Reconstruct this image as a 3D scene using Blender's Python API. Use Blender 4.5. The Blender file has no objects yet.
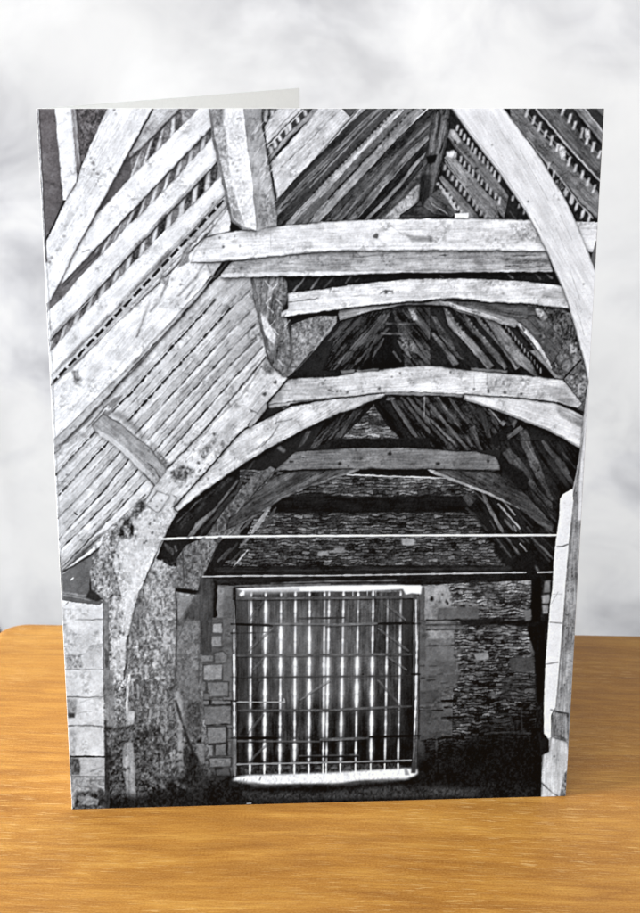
import bpy, math, random
import numpy as np

# ------------------------------------------------------------------ scale: metres
W, H = 0.127, 0.17395            # the greeting card
YAW, OPEN = 0.05838, 1.05622     # how the standing card is turned, and how far it is opened

# ==================================================================
# 1. The black-and-white photograph printed on the card front.
#    It is drawn shape by shape in its own drawing units and then laid on
#    the card as per-point ink values of a fine sheet.
# ==================================================================
S = 2.0                          # raster cells per drawing unit
OX, OY = 30.0, 102.0
NX, NY = int(582*S), int(714*S)
CV = np.full((NY, NX), 32.0, np.float32)
_c = [0.0, 0.0, 1.0]

def ctx(x, y, k=6.4):
    _c[0], _c[1], _c[2] = x, y, k
def tr(p):
    return (_c[0] + p[0]/_c[2], _c[1] + p[1]/_c[2])

_rng = np.random.RandomState(7)
_T = _rng.rand(256, 256).astype(np.float32)
def vn(u, v, seed=0):
    u = u + seed*17.31; v = v + seed*9.77
    iu = np.floor(u).astype(np.int64); iv = np.floor(v).astype(np.int64)
    fu = (u-iu); fv = (v-iv)
    fu = fu*fu*(3-2*fu); fv = fv*fv*(3-2*fv)
    a = _T[iv & 255, iu & 255]; b = _T[iv & 255, (iu+1) & 255]
    c = _T[(iv+1) & 255, iu & 255]; d = _T[(iv+1) & 255, (iu+1) & 255]
    return (a*(1-fu)+b*fu)*(1-fv) + (c*(1-fu)+d*fu)*fv
def fbm(u, v, seed=0, o=3):
    s = 0; a = 1.0; t = 0
    for i in range(o):
        s = s + a*vn(u*2**i, v*2**i, seed+i*3); t += a; a *= .55
    return s/t

def box(pts, pad=2):
    xs = [p[0] for p in pts]; ys = [p[1] for p in pts]
    x0 = max(0, int((min(xs)-pad-OX)*S)); x1 = min(NX, int((max(xs)+pad-OX)*S)+2)
    y0 = max(0, int((min(ys)-pad-OY)*S)); y1 = min(NY, int((max(ys)+pad-OY)*S)+2)
    return x0, x1, y0, y1
def cov(pts, x0, x1, y0, y1):
    w, h = x1-x0, y1-y0
    m = np.zeros((h, w), np.float32)
    for sx in (.25, .75):
        for sy in (.25, .75):
            X = (np.arange(x0, x1)+sx)/S + OX
            Y = (np.arange(y0, y1)+sy)/S + OY
            ins = np.zeros((h, w), bool)
            n = len(pts)
            for i in range(n):
                xa, ya = pts[i]; xb, yb = pts[(i+1) % n]
                if ya == yb: continue
                r = ((Y >= min(ya, yb)) & (Y < max(ya, yb)))
                if not r.any(): continue
                xc = xa + (Y-ya)*(xb-xa)/(yb-ya)
                ins ^= (r[:, None] & (X[None, :] < xc[:, None]))
            m += ins*.25
    return m
def blur(m, r):
    k = max(1, int(round(r*S)))
    ker = np.ones(2*k+1, np.float32)/(2*k+1)
    for _ in range(2):
        p = np.pad(m, ((k, k), (0, 0)), 'edge')
        cs = np.cumsum(np.vstack([np.zeros((1, p.shape[1]), np.float32), p]), 0)
        m = (cs[2*k+1:]-cs[:-2*k-1])/(2*k+1)
        p = np.pad(m, ((0, 0), (k, k)), 'edge')
        cs = np.cumsum(np.hstack([np.zeros((p.shape[0], 1), np.float32), p]), 1)
        m = (cs[:, 2*k+1:]-cs[:, :-2*k-1])/(2*k+1)
    return m.astype(np.float32)
_seed = [3]
def tex(kind, x0, x1, y0, y1, lum, ang, amp, seed):
    X, Y = np.meshgrid((np.arange(x0, x1)+.5)/S + OX, (np.arange(y0, y1)+.5)/S + OY)
    a = math.radians(ang)
    u = X*math.cos(a) - Y*math.sin(a); v = X*math.sin(a) + Y*math.cos(a)
    if kind == 'w':          # weathered timber: long grain, blotches, specks
        t = (vn(u/22, v/1.3, seed)-.5)*.9 + (vn(u/9, v/.8, seed+1)-.5)*.75 + (vn(u/50, v/4.5, seed+2)-.5)*.8
        t = t - .25 + (fbm(u/13, v/7, seed+5)-.5)*2.3 + (fbm(X/1.3, Y/1.3, seed+8, 2)-.5)*.9
        sp = fbm(u/2.6, v/1.5, seed+11, 2)
        t = t - np.clip(sp-.70, 0, 1)*6*np.clip(fbm(X/14, Y/14, seed+14, 2)*3-1.0, 0, 1.3)
        ck = vn(u/16, v/1.1, seed+21)
        t = t - np.clip(ck-.86, 0, 1)*5
    elif kind == 'p':        # smooth pale plaster / stone
        t = (fbm(X/9, Y/9, seed)-.5)*1.4 + (fbm(X/1.6, Y/1.6, seed+3, 2)-.5)*1.1
        t = t - np.clip(fbm(X/3, Y/2.4, seed+6, 2)-.72, 0, 1)*5
    elif kind == 'r':        # rubble wall
        wx = X + 3*fbm(X/5, Y/5, seed+9, 2); wy = Y + 3*fbm(X/5, Y/5, seed+12, 2)
        t = (fbm(wx/2.0, wy/2.5, seed, 2)-.5)*3.4 + (fbm(X/12, Y/14, seed+4, 2)-.5)*1.6 + (vn(X/1.0, Y/1.2, seed+7)-.5)*.9
        t = np.clip(t, -1.4, 1.5)
    elif kind == 'b':        # coursed thin stone
        wy = Y + 5.0*(fbm(X/13, Y/8, seed+9, 2)-.5) + 1.1*(vn(X/3.2, Y/3, seed+2)-.5)
        rw = wy/3.1; row_ = np.floor(rw).astype(np.int64); fr = rw-row_
        wd = 5.2 + 4.5*_T[(row_*7+seed) & 255, (row_*3) & 255]; cx_ = X/wd + 9*_T[(row_*5) & 255, (row_+seed) & 255]
        col_ = np.floor(cx_).astype(np.int64); fc = cx_-col_
        t = (_T[(row_*13+seed*3) & 255, (col_*29+11) & 255]-.45)*2.2
        jt = .22+.3*vn(X/6, Y/3, seed+4)
        jd = np.clip((jt-fr)*4+.5, 0, 1); t = t*(1-jd) + jd*(-.75-.6*vn(X/4, Y/2, seed+5)); t = np.where((fc < .08) & (fr >= jt), t*.4-.35, t)
        t = t + (fbm(X/16, Y/10, seed+5, 2)-.5)*1.8 + (fbm(X/1.5, Y/1.1, seed+8, 2)-.5)*1.6
        t = np.clip(t, -1.5, 1.8)
    else:
        t = (fbm(X/2, Y/2, seed, 2)-.5)
    if isinstance(lum, tuple):           # ((x,y,l),(x,y,l)) a linear ramp of the print's tone
        (xa, ya, la), (xb, yb, lb) = lum
        d = ((X-xa)*(xb-xa)+(Y-ya)*(yb-ya))/((xb-xa)**2+(yb-ya)**2)
        L0 = la + (lb-la)*np.clip(d, 0, 1)
    else: L0 = lum
    return L0 + t*amp
def put(x0, x1, y0, y1, m, val, a=1.0):
    c = CV[y0:y1, x0:x1]
    c += (val-c)*m*a
AMP = {'w': 30, 'p': 16, 'r': 32, 'b': 34}
def P(pts, lum, kind='w', ang=40, amp=None, edge=None, soft=0, a=1.0):
    """a filled patch; edge=(width, tone, alpha) darkens its outline"""
    pts = [tr(p) for p in pts]
    x0, x1, y0, y1 = box(pts, 2+soft*2)
    if x1 <= x0+1 or y1 <= y0+1: return
    _seed[0] += 1
    m = cov(pts, x0, x1, y0, y1)
    if soft: m = blur(m, soft)
    if amp is None: amp = AMP.get(kind, 10)
    if kind == 'w' and not soft and a == 1.0 and (not isinstance(lum, tuple)) and lum > 95 and min(m.shape) > 22:
        X0, X1, Y0, Y1 = box(pts, 9)                       # soft shade that falls from a timber on what lies behind it
        mm = cov(pts, X0, X1, Y0, Y1); sh = np.zeros_like(mm); k_ = int(2.4*S); j_ = int(.8*S); sh[k_:, j_:] = mm[:-k_, :-j_]
        CV[Y0:Y1, X0:X1] *= 1-.42*blur(sh, 1.9)*(1-mm)
    val = tex(kind, x0, x1, y0, y1, lum, ang, amp, _seed[0])
    if kind == 'w' and not soft and min(m.shape) > 14:
        X, Y = np.meshgrid(np.arange(x0, x1)/S, np.arange(y0, y1)/S)
        ed = np.clip(1-blur(m, 1.2), 0, .5)*2
        val = val*(1 - ed*(.10+.42*np.clip(fbm(X/7, Y/7, _seed[0]+3, 2)*2.2-.6, 0, 1)))
    put(x0, x1, y0, y1, m, val, a)
    if edge:
        k = _c[:]; ctx(0, 0, 1)
        L(pts+[pts[0]], edge[0], edge[1], edge[2]); _c[:] = k
def L(pts, w, lum, a=1.0, rough=.5, soft=0, w2=None, dash=None):
    """a stroke of width w (drawing units); w2 = width at its end; dash=(on, off)"""
    pts = [tr(p) for p in pts]
    x0, x1, y0, y1 = box(pts, w+2+soft*2)
    if x1 <= x0+1 or y1 <= y0+1: return
    _seed[0] += 1
    X, Y = np.meshgrid((np.arange(x0, x1)+.5)/S + OX, (np.arange(y0, y1)+.5)/S + OY)
    cut = np.ones(X.shape, np.float32); cut2 = cut.copy(); best = np.full(X.shape, 1e9, np.float32); along = np.zeros_like(best)
    tot = sum(math.dist(pts[i], pts[i+1]) for i in range(len(pts)-1)) or 1; acc = 0
    for i in range(len(pts)-1):
        (xa, ya), (xb, yb) = pts[i], pts[i+1]
        l2 = (xb-xa)**2+(yb-ya)**2
        if l2 == 0: continue
        traw = ((X-xa)*(xb-xa)+(Y-ya)*(yb-ya))/l2; t = np.clip(traw, 0, 1)
        if w > 2 and i == 0: cut = np.where(traw < 0, 0.0, cut)
        if w > 2 and i == len(pts)-2: cut2 = np.where(traw > 1, 0.0, cut2)
        d = np.hypot(X-xa-t*(xb-xa), Y-ya-t*(yb-ya))
        k = d < best
        best = np.where(k, d, best); along = np.where(k, acc+t*math.sqrt(l2), along)
        acc += math.sqrt(l2)
    ww = w if w2 is None else w + (w2-w)*along/tot
    ww = ww + rough*(vn(along/3.5, along*0, _seed[0])-.5)*1.6*np.minimum(ww, 1.3)
    if w > 2: ww = ww*(.55+.45*np.clip(np.minimum(along, tot-along)/(w*2.2), 0, 1))
    m = np.clip((ww/2-best)*S+.5, 0, 1)
    if dash:
        ph = along + 1.5*vn(along/9, along*0, _seed[0]+2)
        f = (ph % (dash[0]+dash[1]))
        m = m*np.clip((dash[0]-f)*S, 0, 1)*np.clip(f*S+.5, 0, 1)
    if w > 2: m = m*cut*cut2
    elif rough >= .4 and not dash and lum < 140: m = m*np.clip(.25+1.15*vn(along/7, along*0, _seed[0]+5), .3, 1)
    if not soft and w <= 2.3 and lum < 140 and rough >= .3:   # drawn gaps and cracks fade off at their rims
        m = .45*m + .62*blur(m, .5)
    if soft: m = blur(m, soft)
    if w >= 2 and not dash and lum < 225:
        dx, dy = pts[-1][0]-pts[0][0], pts[-1][1]-pts[0][1]
        val = tex('w', x0, x1, y0, y1, lum, math.degrees(math.atan2(-dy, dx)), max(8, lum*.30), _seed[0])
    else: val = lum
    put(x0, x1, y0, y1, m, val, a)
def D(pt, r, lum, a=1.0, soft=.4):
    p = tr(pt); k = _c[:]; ctx(0, 0, 1)
    n = 9; rr = [r*(.5+.75*_rng.rand()) for _ in range(n)]
    P([(p[0]+rr[i]*math.cos(i*6.283/n), p[1]+rr[i]*math.sin(i*6.283/n)) for i in range(n)], lum, 'n', 0, 6, soft=soft, a=a)
    _c[:] = k
def spots(pts, n, r, lum, a=.8):
    """n small marks scattered inside the patch's bounding box"""
    xs = [p[0] for p in pts]; ys = [p[1] for p in pts]
    for _ in range(n):
        D((min(xs)+_rng.rand()*(max(xs)-min(xs)), min(ys)+_rng.rand()*(max(ys)-min(ys))), r*(.5+_rng.rand()), lum, a*(.5+.5*_rng.rand()))
def teeth(pts, w, h, dx, lum, a=1.0):
    """pale lath ends: little slanted quads of size w x h, leaning by dx"""
    for (x, y) in pts:
        j = (_rng.rand()-.5)*w*.5; hh = h*(.8+.35*_rng.rand()); l2 = lum-22*_rng.rand()
        P([(x-w/2+dx/2+j, y-hh/2), (x+w/2+dx/2+j, y-hh/2), (x+w/2-dx/2+j, y+hh/2), (x-w/2-dx/2+j, y+hh/2)], l2, 'p', 0, 14, soft=.25, a=a)
def lerp(p, q, t): return (p[0]+(q[0]-p[0])*t, p[1]+(q[1]-p[1])*t)
def row(p, q, n, w, h, dx, lum, a=1.0):
    teeth([lerp(p, q, (i+.5)/n) for i in range(n)], w, h, dx, lum, a)
def draw_far_end():
    ctx(0, 0, 1)
    # far gable wall, courses of stone seen between the trusses
    P([(235,470),(560,470),(560,590),(200,590)], 74, 'b', amp=36)
    P([(180,495),(262,495),(250,530),(205,590),(175,590)], 28, 'n')
    P([(300,497),(520,495),(520,512),(285,513)], 27, 'w', 0, 8, soft=.6)
    P([(270,500),(320,492),(345,498),(400,500),(425,494),(470,497),(480,511),(270,513)], 27, 'w', 0, 8, soft=.4)
    P([(480,480),(572,480),(556,590),(520,590),(500,560),(470,505)], 30, 'w', -55, 10, soft=1)
    P([(285,470),(300,467),(455,470),(455,478),(300,475)], 28, 'n')
    P([(215,566),(557,565),(557,586),(212,586)], 36, 'w', 0, 10)
    L([(218,571),(520,568)], 1.2, 62, .7)
    D((408,542), 4.5, 165); P([(401,538),(414,538),(415,545),(402,545)], 165, 'p', amp=10, soft=.5)
    P([(335,548),(344,547),(345,553),(333,553)], 130, 'p', soft=.5); P([(318,552),(328,550),(329,555),(318,556)], 140, 'p', soft=.5)
    spots([(245,515),(520,565)], 70, 1.3, 120, .6); spots([(245,515),(520,565)], 90, 1.2, 35, .7)
    # small gable triangle high up
    ctx(340,350)
    P([(0,300),(640,290),(640,640),(0,640)], 26, 'n', amp=14); P([(300,295),(1000,295),(1200,640),(480,640)], 42, 'w', -52, 36); P([(0,300),(210,300),(20,560),(-200,640)], 40, 'w', 50, 34)
    P([(220,345),(405,570),(15,565)], 92, 'b', amp=40)
    L([(95,385),(0,560)], 4, 72); L([(60,330),(-60,560)], 2, 50)
    L([(230,340),(420,580)], 9, 20, rough=.1)
    for a, b, w, l in (((330,320),(490,555),4,92),((390,300),(600,560),3,80),((430,300),(660,560),4,95),((480,300),(700,560),2.5,75),((580,300),(720,480),3,110),((640,330),(760,560),3,95)):
        L([a, b], w, l, .85, .7)
    L([(540,300),(540,430)], .9, 160, .8); L([(300,315),(345,312)], 1.6, 105)
    P([(-60,575),(640,560),(640,640),(-60,640)], 25, 'n', soft=.5)
    ctx(430,350)
    P([(0,290),(215,300),(640,470),(640,640),(0,640)], 44, 'w', -50, 40)
    for a, b, w, l in (((0,350),(245,640),3,95),((0,440),(160,600),2.5,100),((30,300),(200,480),2.5,62),((50,300),(270,610),1.6,118),((120,300),(245,470),3.4,98),((0,470),(110,600),3,70),
                       ((300,330),(340,470),6,55),((330,370),(380,560),7,60),((380,380),(470,480),1.6,150),((380,390),(440,480),2.5,80)):
        L([a, b], w, l, .85, .7)
    P([(445,470),(470,445),(490,465),(470,490)], 125, 'w')
    P([(250,500),(290,480),(320,600),(340,640),(300,640)], 78, 'w', -60)
    P([(400,540),(450,520),(520,480),(560,440),(600,460),(540,540),(430,620),(380,600)], 24, 'n', soft=.4)
    P([(490,545),(580,480),(600,500),(500,575)], 98, 'w', 40); P([(520,470),(545,440),(560,450),(540,500)], 90, 'w')
    P([(570,520),(610,500),(640,560),(640,640),(590,640)], 80, 'w', -60)
    # right-hand roof, dim
    ctx(500,440)
    P([(0,0),(420,0),(505,60),(490,200),(470,310),(385,370),(380,500),(360,600),(0,600)], 34, 'w', -55, 14)
    P([(10,85),(60,45),(180,180),(240,300),(330,400),(370,540),(220,400),(190,290),(160,260),(150,200),(60,150)], 74, 'w', -50)
    P([(125,0),(195,0),(265,170),(300,280),(345,370),(340,400),(310,370),(250,270),(190,160)], 84, 'w', -60, edge=(1,25,.7))
    L([(270,0),(470,285)], 4, 72, .8); L([(345,70),(440,220)], 5, 66, .8); L([(400,80),(500,200)], 1.5, 60)
    L([(205,0),(300,160),(420,330)], 2.5, 22); L([(300,0),(400,130)], 2, 20)
    P([(0,100),(60,150),(150,205),(190,250),(160,330),(60,240),(0,190)], 24, 'n', soft=.6)
    # strips of light in the lower right of the roof
    ctx(420,430)
    P([(300,400),(360,440),(320,495),(270,430)], 82, 'w', -50)
    P([(270,350),(300,340),(345,370),(320,415),(270,385)], 110, 'b', amp=50, soft=.4)
    L([(390,380),(440,490),(490,580),(530,650)], 3.6, 118, .95, .4)
    L([(500,470),(640,630)], 1.6, 165, .9); L([(515,435),(610,545)], 1.2, 155, .9)
    L([(345,390),(420,470)], 1.5, 95, .8); L([(540,570),(600,640)], 2.2, 110, .8); L([(300,500),(430,640)], 2, 62, .8); L([(560,560),(700,720)], 1.5, 80,.7)
    L([(590,480),(720,620)], 1.6, 60, .8)
    ctx(490,530)
    for a, b, w, l in (((100,35),(190,160),1.8,105),((190,85),(235,135),1.3,160),((190,50),(215,75),1.6,95),((270,45),(410,190),2,98),((40,50),(130,170),1.6,88),((330,45),(415,130),1.6,60),((290,90),(380,200),1.5,55),
                       ((60,-20),(85,20),2,120),((150,-30),(170,10),2.4,130),((240,-20),(270,15),1.4,80),((0,-60),(30,-10),1.4,85),((350,-20),(385,20),1.4,85)):
        L([a, b], w, l, .85, .6)
    P([(150,170),(260,130),(300,200),(410,240),(400,330),(300,330),(120,300)], 25, 'n', soft=1.5)
    P([(285,225),(310,240),(320,262),(300,262)], 90, 'n', soft=.6)

def draw_gate_wall():
    ctx(0, 0, 1)
    P([(200,583),(560,580),(560,806),(60,806),(200,740)], 34, 'r', amp=12)
    # ---- coursed wall right of the gate
    P([(420,585),(532,580),(538,790),(500,790),(425,790)], ((430,600,108),(505,765,34)), 'b', amp=44)
    P([(420,586),(448,586),(455,612),(452,735),(420,740)], ((430,600,128),(440,735,80)), 'p', amp=16)
    for _ in range(150):
        x = 450+_rng.rand()*80; y = 584+_rng.rand()*145; w = 2+_rng.rand()*7
        dark = _rng.rand() < .55
        k = 1-.55*max(0, (y-660)/80)
        P([(x,y),(x+w,y-.3),(x+w,y+1.1+_rng.rand()),(x,y+1.3)], 24 if dark else 145*k, 'n', amp=8, soft=.3, a=.85)
    ctx(400,570)
    P([(245,240),(500,232),(505,315),(240,322)], 98, 'p', amp=12, soft=.5)
    P([(155,100),(300,95),(340,160),(330,220),(240,235),(220,310),(160,315)], 140, 'p', amp=22, soft=.6)
    D((207,185), 2.3, 40); D((305,210), 1.8, 45); D((255,200), 1.5, 90)
    spots([(270,110),(640,230)], 26, 1.5, 38, .8); spots([(350,90),(640,240)], 22, 1.5, 150, .7)
    L([(160,322),(380,318)], 1.6, 35); P([(380,315),(640,300),(640,350),(390,355)], 36, 'n', amp=14, soft=.7)
    L([(160,335),(380,332)], 1.5, 130); L([(160,352),(400,350)], 1.2, 48); L([(165,366),(400,365)], 2, 112); L([(170,383),(420,380)], 1.2, 50)
    P([(175,390),(335,385),(345,435),(175,445)], 146, 'p', amp=14, soft=.4); L([(170,485),(300,482),(420,470)], 1.6, 55)
    P([(170,500),(360,510),(365,640),(165,640)], 112, 'p', amp=14, soft=.8)
    spots([(340,380),(640,640)], 50, 1.4, 150, .7); spots([(340,380),(640,640)], 60, 1.5, 28, .8)
    P([(470,530),(560,525),(570,570),(490,575)], 140, 'p', amp=14, soft=.6)
    P([(118,105),(160,110),(165,640),(118,640)], 92, 'p', amp=12, soft=.5); L([(163,110),(163,320)], .8, 150, .6)
    ctx(410,660)
    P([(60,90),(310,85),(300,180),(70,190)], 96, 'p', amp=12, soft=.6); P([(60,195),(190,195),(190,315),(60,320)], 84, 'p', amp=10, soft=.6)
    P([(60,330),(205,335),(250,450),(220,485),(60,485)], 82, 'p', amp=14, soft=.8); L([(40,322),(210,322)], 1.5, 25)
    P([(50,0),(300,0),(310,85),(60,85)], 98, 'p', amp=10, soft=.6); L([(100,88),(300,86)], .8, 125)
    L([(205,370),(290,368),(360,360)], 2, 18); L([(200,262),(300,258)], 2.4, 20); L([(220,300),(270,300)], 2, 22)
    P([(70,520),(200,500),(300,545),(420,520),(520,580),(640,560),(640,900),(60,900)], 24, 'r', amp=20, soft=6, a=.85)
    P([(380,490),(460,495),(470,560),(400,545)], 62, 'p', amp=14, soft=1.2); L([(170,500),(172,620)], 1.6, 88, .8); L([(130,570),(180,566)], 1.4, 92, .8)
    P([(40,500),(90,520),(100,640),(45,640)], 66, 'p', soft=1); spots([(260,500),(640,640)], 22, 1, 60, .6); D((470,550), 1, 150)
    for _ in range(60):
        x = 60+_rng.rand()*280; y = 10+_rng.rand()*470; w = 12+_rng.rand()*34
        L([(x,y),(x+w,y-2)], 1.1+_rng.rand()*.8, 36 if _rng.rand() < .6 else 132, .55, .9)
    ctx(490,620)
    P([(80,370),(290,370),(290,520),(80,500)], 58, 'b', amp=22, soft=1.5)
    P([(-60,690),(120,640),(330,590),(340,1300),(-200,1300),(-200,800)], 16, 'r', amp=12, soft=7, a=.85)
    for _ in range(60):
        x = -20+_rng.rand()*290; y = 20+_rng.rand()*560; w = 15+_rng.rand()*50
        L([(x,y),(x+w,y-3)], 1.2, (130 if _rng.rand() < .5 else 22)*(1-.5*y/640), .8)
    P([(120,240),(280,235),(290,330),(130,330)], 72, 'p', amp=16, soft=1); P([(255,140),(285,135),(290,210),(262,215)], 92, 'p', soft=.6)
    L([(200,560),(205,700)], 1.6, 55, .8)
    ctx(490,710)
    spots([(0,0),(260,180)], 30, 1.6, 62, .6)
    for y in (30, 62, 100, 145): L([(0,y),(110+40*_rng.rand(),y-6)], 1.6, 66, .7)
    L([(130,140),(260,150)], 2, 70, .7)
    P([(0,220),(320,200),(330,480),(-500,520),(-500,290)], 18, 'r', amp=12, soft=6, a=.7); spots([(0,200),(260,420)], 12, .7, 48, .6)
    P([(100,485),(230,470),(330,490),(330,510),(90,505)], 56, 'r', amp=16, soft=1.2)
    ctx(490,530)
    P([(265,310),(330,300),(330,440),(320,560),(350,640),(340,1100),(300,1100),(290,800),(240,640),(262,560)], 22, 'w', 90, 8, soft=.6)
    P([(0,580),(260,575),(380,590),(380,615),(0,606)], 24, 'n', soft=.8)
    for q, l in (([(350,325),(385,322),(382,395),(345,400)],118),([(330,418),(380,410),(378,465),(335,468)],152),([(335,482),(375,478),(372,532),(338,535)],150),([(215,512),(262,508),(262,575),(222,580)],108)):
        P(q, l, 'p', amp=16, soft=.5)
    # ---- jamb stones left of the gate
    ctx(0, 0, 1)
    P([(196,578),(218,583),(218,655),(200,660)], 62, 'w', 90, 14)
    P([(212,584),(233,586),(234,775),(200,790),(199,655),(212,652)], 82, 'p', amp=14)
    P([(223,588),(232,588),(232,770),(222,770)], 104, 'p', amp=12, soft=.6)
    P([(212,578),(218,583),(216,618),(212,618)], 26, 'n')
    P([(218,586),(224,587),(223,618),(217,618)], 125, 'p', amp=18, soft=.3)
    ctx(150,610)
    blocks = [([(402,85),(462,82),(465,148),(400,150)],148),([(395,168),(462,166),(460,235),(395,238)],135),([(322,290),(402,288),(404,332),(322,334)],122),([(410,275),(465,262),(495,290),(490,340),(412,345)],118),
              ([(340,352),(465,348),(465,450),(342,454)],138),([(365,462),(505,458),(505,552),(368,556)],118),([(392,566),(466,562),(466,610),(392,614)],134),([(330,460),(358,460),(358,520),(330,522)],105),([(340,530),(380,530),(380,612),(335,612)],96)]
    for q, l in blocks: P(q, l, 'p', amp=18, edge=(1, 42, .75), soft=.2)
    ctx(150,700)
    for q, l in (([(335,42),(520,35),(520,155),(340,160)],110),([(362,172),(488,168),(490,275),(366,278)],116),([(495,180),(520,178),(520,245),(495,248)],96),([(345,285),(404,283),(404,358),(346,360)],122),([(415,283),(490,280),(490,356),(416,358)],118),
                 ([(496,262),(520,260),(520,352),(497,355)],98),([(355,372),(520,366),(520,428),(358,432)],124),([(420,440),(510,438),(515,490),(425,492)],92),([(368,466),(405,464),(402,482),(370,484)],90),([(335,0),(382,0),(382,30),(335,34)],112),([(390,0),(520,0),(520,28),(390,32)],116)):
        P(q, l, 'p', amp=20, edge=(1.2, 26, .85), soft=.2)
def draw_gate():
    ctx(0, 0, 1)
    P([(236,588),(419,588),(417,775),(238,778)], ((325,600,96),(325,770,52)), 'w', 90, 16)
    P([(237,598),(248,598),(248,775),(238,775)], ((240,600,74),(240,775,34)), 'w', 90, 10)
    P([(402.5,598),(413.5,598),(412,765),(400,765)], ((408,600,58),(408,765,20)), 'w', 90, 8)
    P([(332,598),(342,598),(341,640),(332,640)], 62, 'w', 90, 10); P([(328,715),(355,712),(350,735),(328,735)], 26, 'n', amp=10, soft=1)
    P([(330,742),(400,738),(398,760),(330,762)], 30, 'n', amp=16, soft=1); P([(250,715),(262,722),(262,735),(240,735)], 22, 'n', soft=1); P([(372,715),(412,712),(412,760),(380,760)], 26, 'n', amp=10, soft=1.2)
    xs_t = [251.6,265.9,281.3,295.6,309.8,324.7,329.4,343.8,358.4,373.4,388,400.8]
    xs_b = [250,264.4,279.7,294.5,308.9,323.1,326.3,340.3,355.6,370.8,384.8,398.1]
    for i in range(len(xs_t)-1):
        if i == 5: continue
        dl = (_rng.rand()-.5)*34
        P([(xs_t[i],592),(xs_t[i+1],592),(xs_b[i+1],774),(xs_b[i],774)], ((325,600,70+dl),(325,770,30+dl*.5)), 'w', 90, 34, a=.75)
    P([(325,700),(413,690),(412,762),(325,765)], 30, 'w', 90, 16, soft=4, a=.6)
    P([(265,600),(345,598),(350,700),(262,705)], 118, 'w', 90, 20, soft=7, a=.28)
    rails = [598,624,655,677,710,738,762,775]
    wid = [[2,2.4,2.2,2.2,2.4,2.6,3.4],[2.4,3.8,3.6,2.8,2.8,3,4],[2,4.6,2.8,2.6,2.6,3.2,4.6],[1.8,3,3.4,2.4,2.4,3.8,5],[1.6,2.6,4,3.4,2.6,3.2,1.6],[1.2,2.2,2.6,2.2,2.6,2,1.4],[1.6,2.2,2.6,2.6,2,1.6,1.4],
           [1.6,1.8,3.6,2.8,2.8,2.2,1.6],[1.4,2,3,4,2.6,2,1.5],[1.6,2.4,3.2,3,3.8,2.8,1.5],[1.2,1.8,2.2,2.2,2,2,2],[1.2,1.6,1.8,1.8,1.6,1.8,1.4]]
    for i, (a, b) in enumerate(zip(xs_t, xs_b)):
        ys = [590]+rails; X = lambda y: a+(b-a)*(y-590)/185
        L([(X(598),598),(X(740),740)], 9, 150, .20, .2, soft=3)
        for k in range(8):
            w = (wid[i][max(0, k-1)]*.92 if k else 1.8)*(.72+.6*_rng.rand())
            y0, y1 = ys[k]+1, ys[k+1]-.5
            if i == 10 and k == 0: continue
            ym = (y0+y1)/2
            if w > 2.3: L([(X(y0),y0),(X(y1),y1)], w+3.6, 212, .5, .3, soft=1.3)
            L([(X(y0),y0),(X(ym),ym)], w*.55, 246, 1, .5, soft=.3, w2=w); L([(X(ym),ym),(X(y1),y1)], w, 246, 1, .5, soft=.3, w2=w*.5)
    for x in (367.5, 376, 353): L([(x,591),(x,597)], .9, 190, .7)
    R_ = [([(236,598.5),(412,597)],2.6,92,34),([(236,655.5),(412,654)],2.2,92,36),([(236,677),(412,675)],.9,60,34),([(238,710.5),(325,710),(412,706)],2.2,88,34),([(270,623.8),(325,624)],1.8,112,36),
          ([(326,625),(378,623.2)],2.2,118,34),([(238,741),(320,741.4)],1.6,92,24),([(320,739.5),(369,738)],2.6,96,26),([(300,755.8),(358,755)],1.6,98,28),([(237,764.2),(320,762.6),(411,760)],1.7,142,40),([(300,756.5),(358,755.6)],.8,30,20)]
    for p, w, l, dk in R_:
        L([(x,y+w*.75) for x, y in p], 1.3, dk, .75, .5); L(p, w, l, .88, .5)
    L([(231,624),(268,625.2),(273,626)], 2.6, 30, .95, .3); L([(378,623.6),(414,623)], 2.8, 28, .95, .3); L([(298,618.5),(345,617.5)], 2.4, 48, .7); L([(231,633.5),(275,632)],1.2,45,.7)
    L([(233,738),(278,738)], 2.8, 12, .95, .2); L([(369,736.8),(417,735.5)], 2.6, 14, .95, .2); L([(233,701.8),(284,702)], 1.4, 150, .9); L([(284,699),(284.5,702)], 1.6, 150, .9)
    for q in ([(250,618),(264,601)],[(248,651),(273,628)],[(253,670),(265,657)],[(381,600),(406,620)],[(378,628),(409,651)],[(387,656),(407,670)],[(378,680),(401,706)],[(248,733),(264,714)],[(250,761),(267,744)],[(300,700),(330,680)]):
        L(q, 2.4, 108, .6, .5); L([(q[0][0],q[0][1]+1.8),(q[1][0],q[1][1]+1.8)], 1, 34, .5)
    P([(240,766),(400,763),(402,770),(242,775)], 66, 'r', amp=26, soft=.4, a=.75)
    for i, (a, b) in enumerate(zip(xs_t, xs_b)): L([(b,764),(b,774)], 2.2 if i < 5 else 1.4, 240, .95)
    for x in (286,302,316,332,346): L([(x,768),(x+4,767.5)], 2, 130, .7, soft=.4)
    # posts of light at both sides
    L([(233,600),(234.5,640),(235,776)], 3.4, 118, .9, .4); L([(234,630),(235,700)], 1.2, 190, .7, .9); L([(234,655),(234.5,735)], 1.8, 226, .8, .8); L([(234.5,742),(235,775)], 2, 120)
    for y in (624,633,677,701,738): L([(231,y),(238,y)], 1.4, 25, .9)
    L([(417.5,596),(416.5,700),(414.5,773)], 4, 112, .9, .4); L([(416,600),(416.5,640)], 1.6, 205, .8); L([(417.2,635),(416,700),(414.5,735)], 1.5, 215, .85, .9); L([(419.5,600),(418,770)], 1, 45, .8)
    for y in (623.5,674,735.5): L([(412,y),(420,y)], 1.8, 22, .9)
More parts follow.
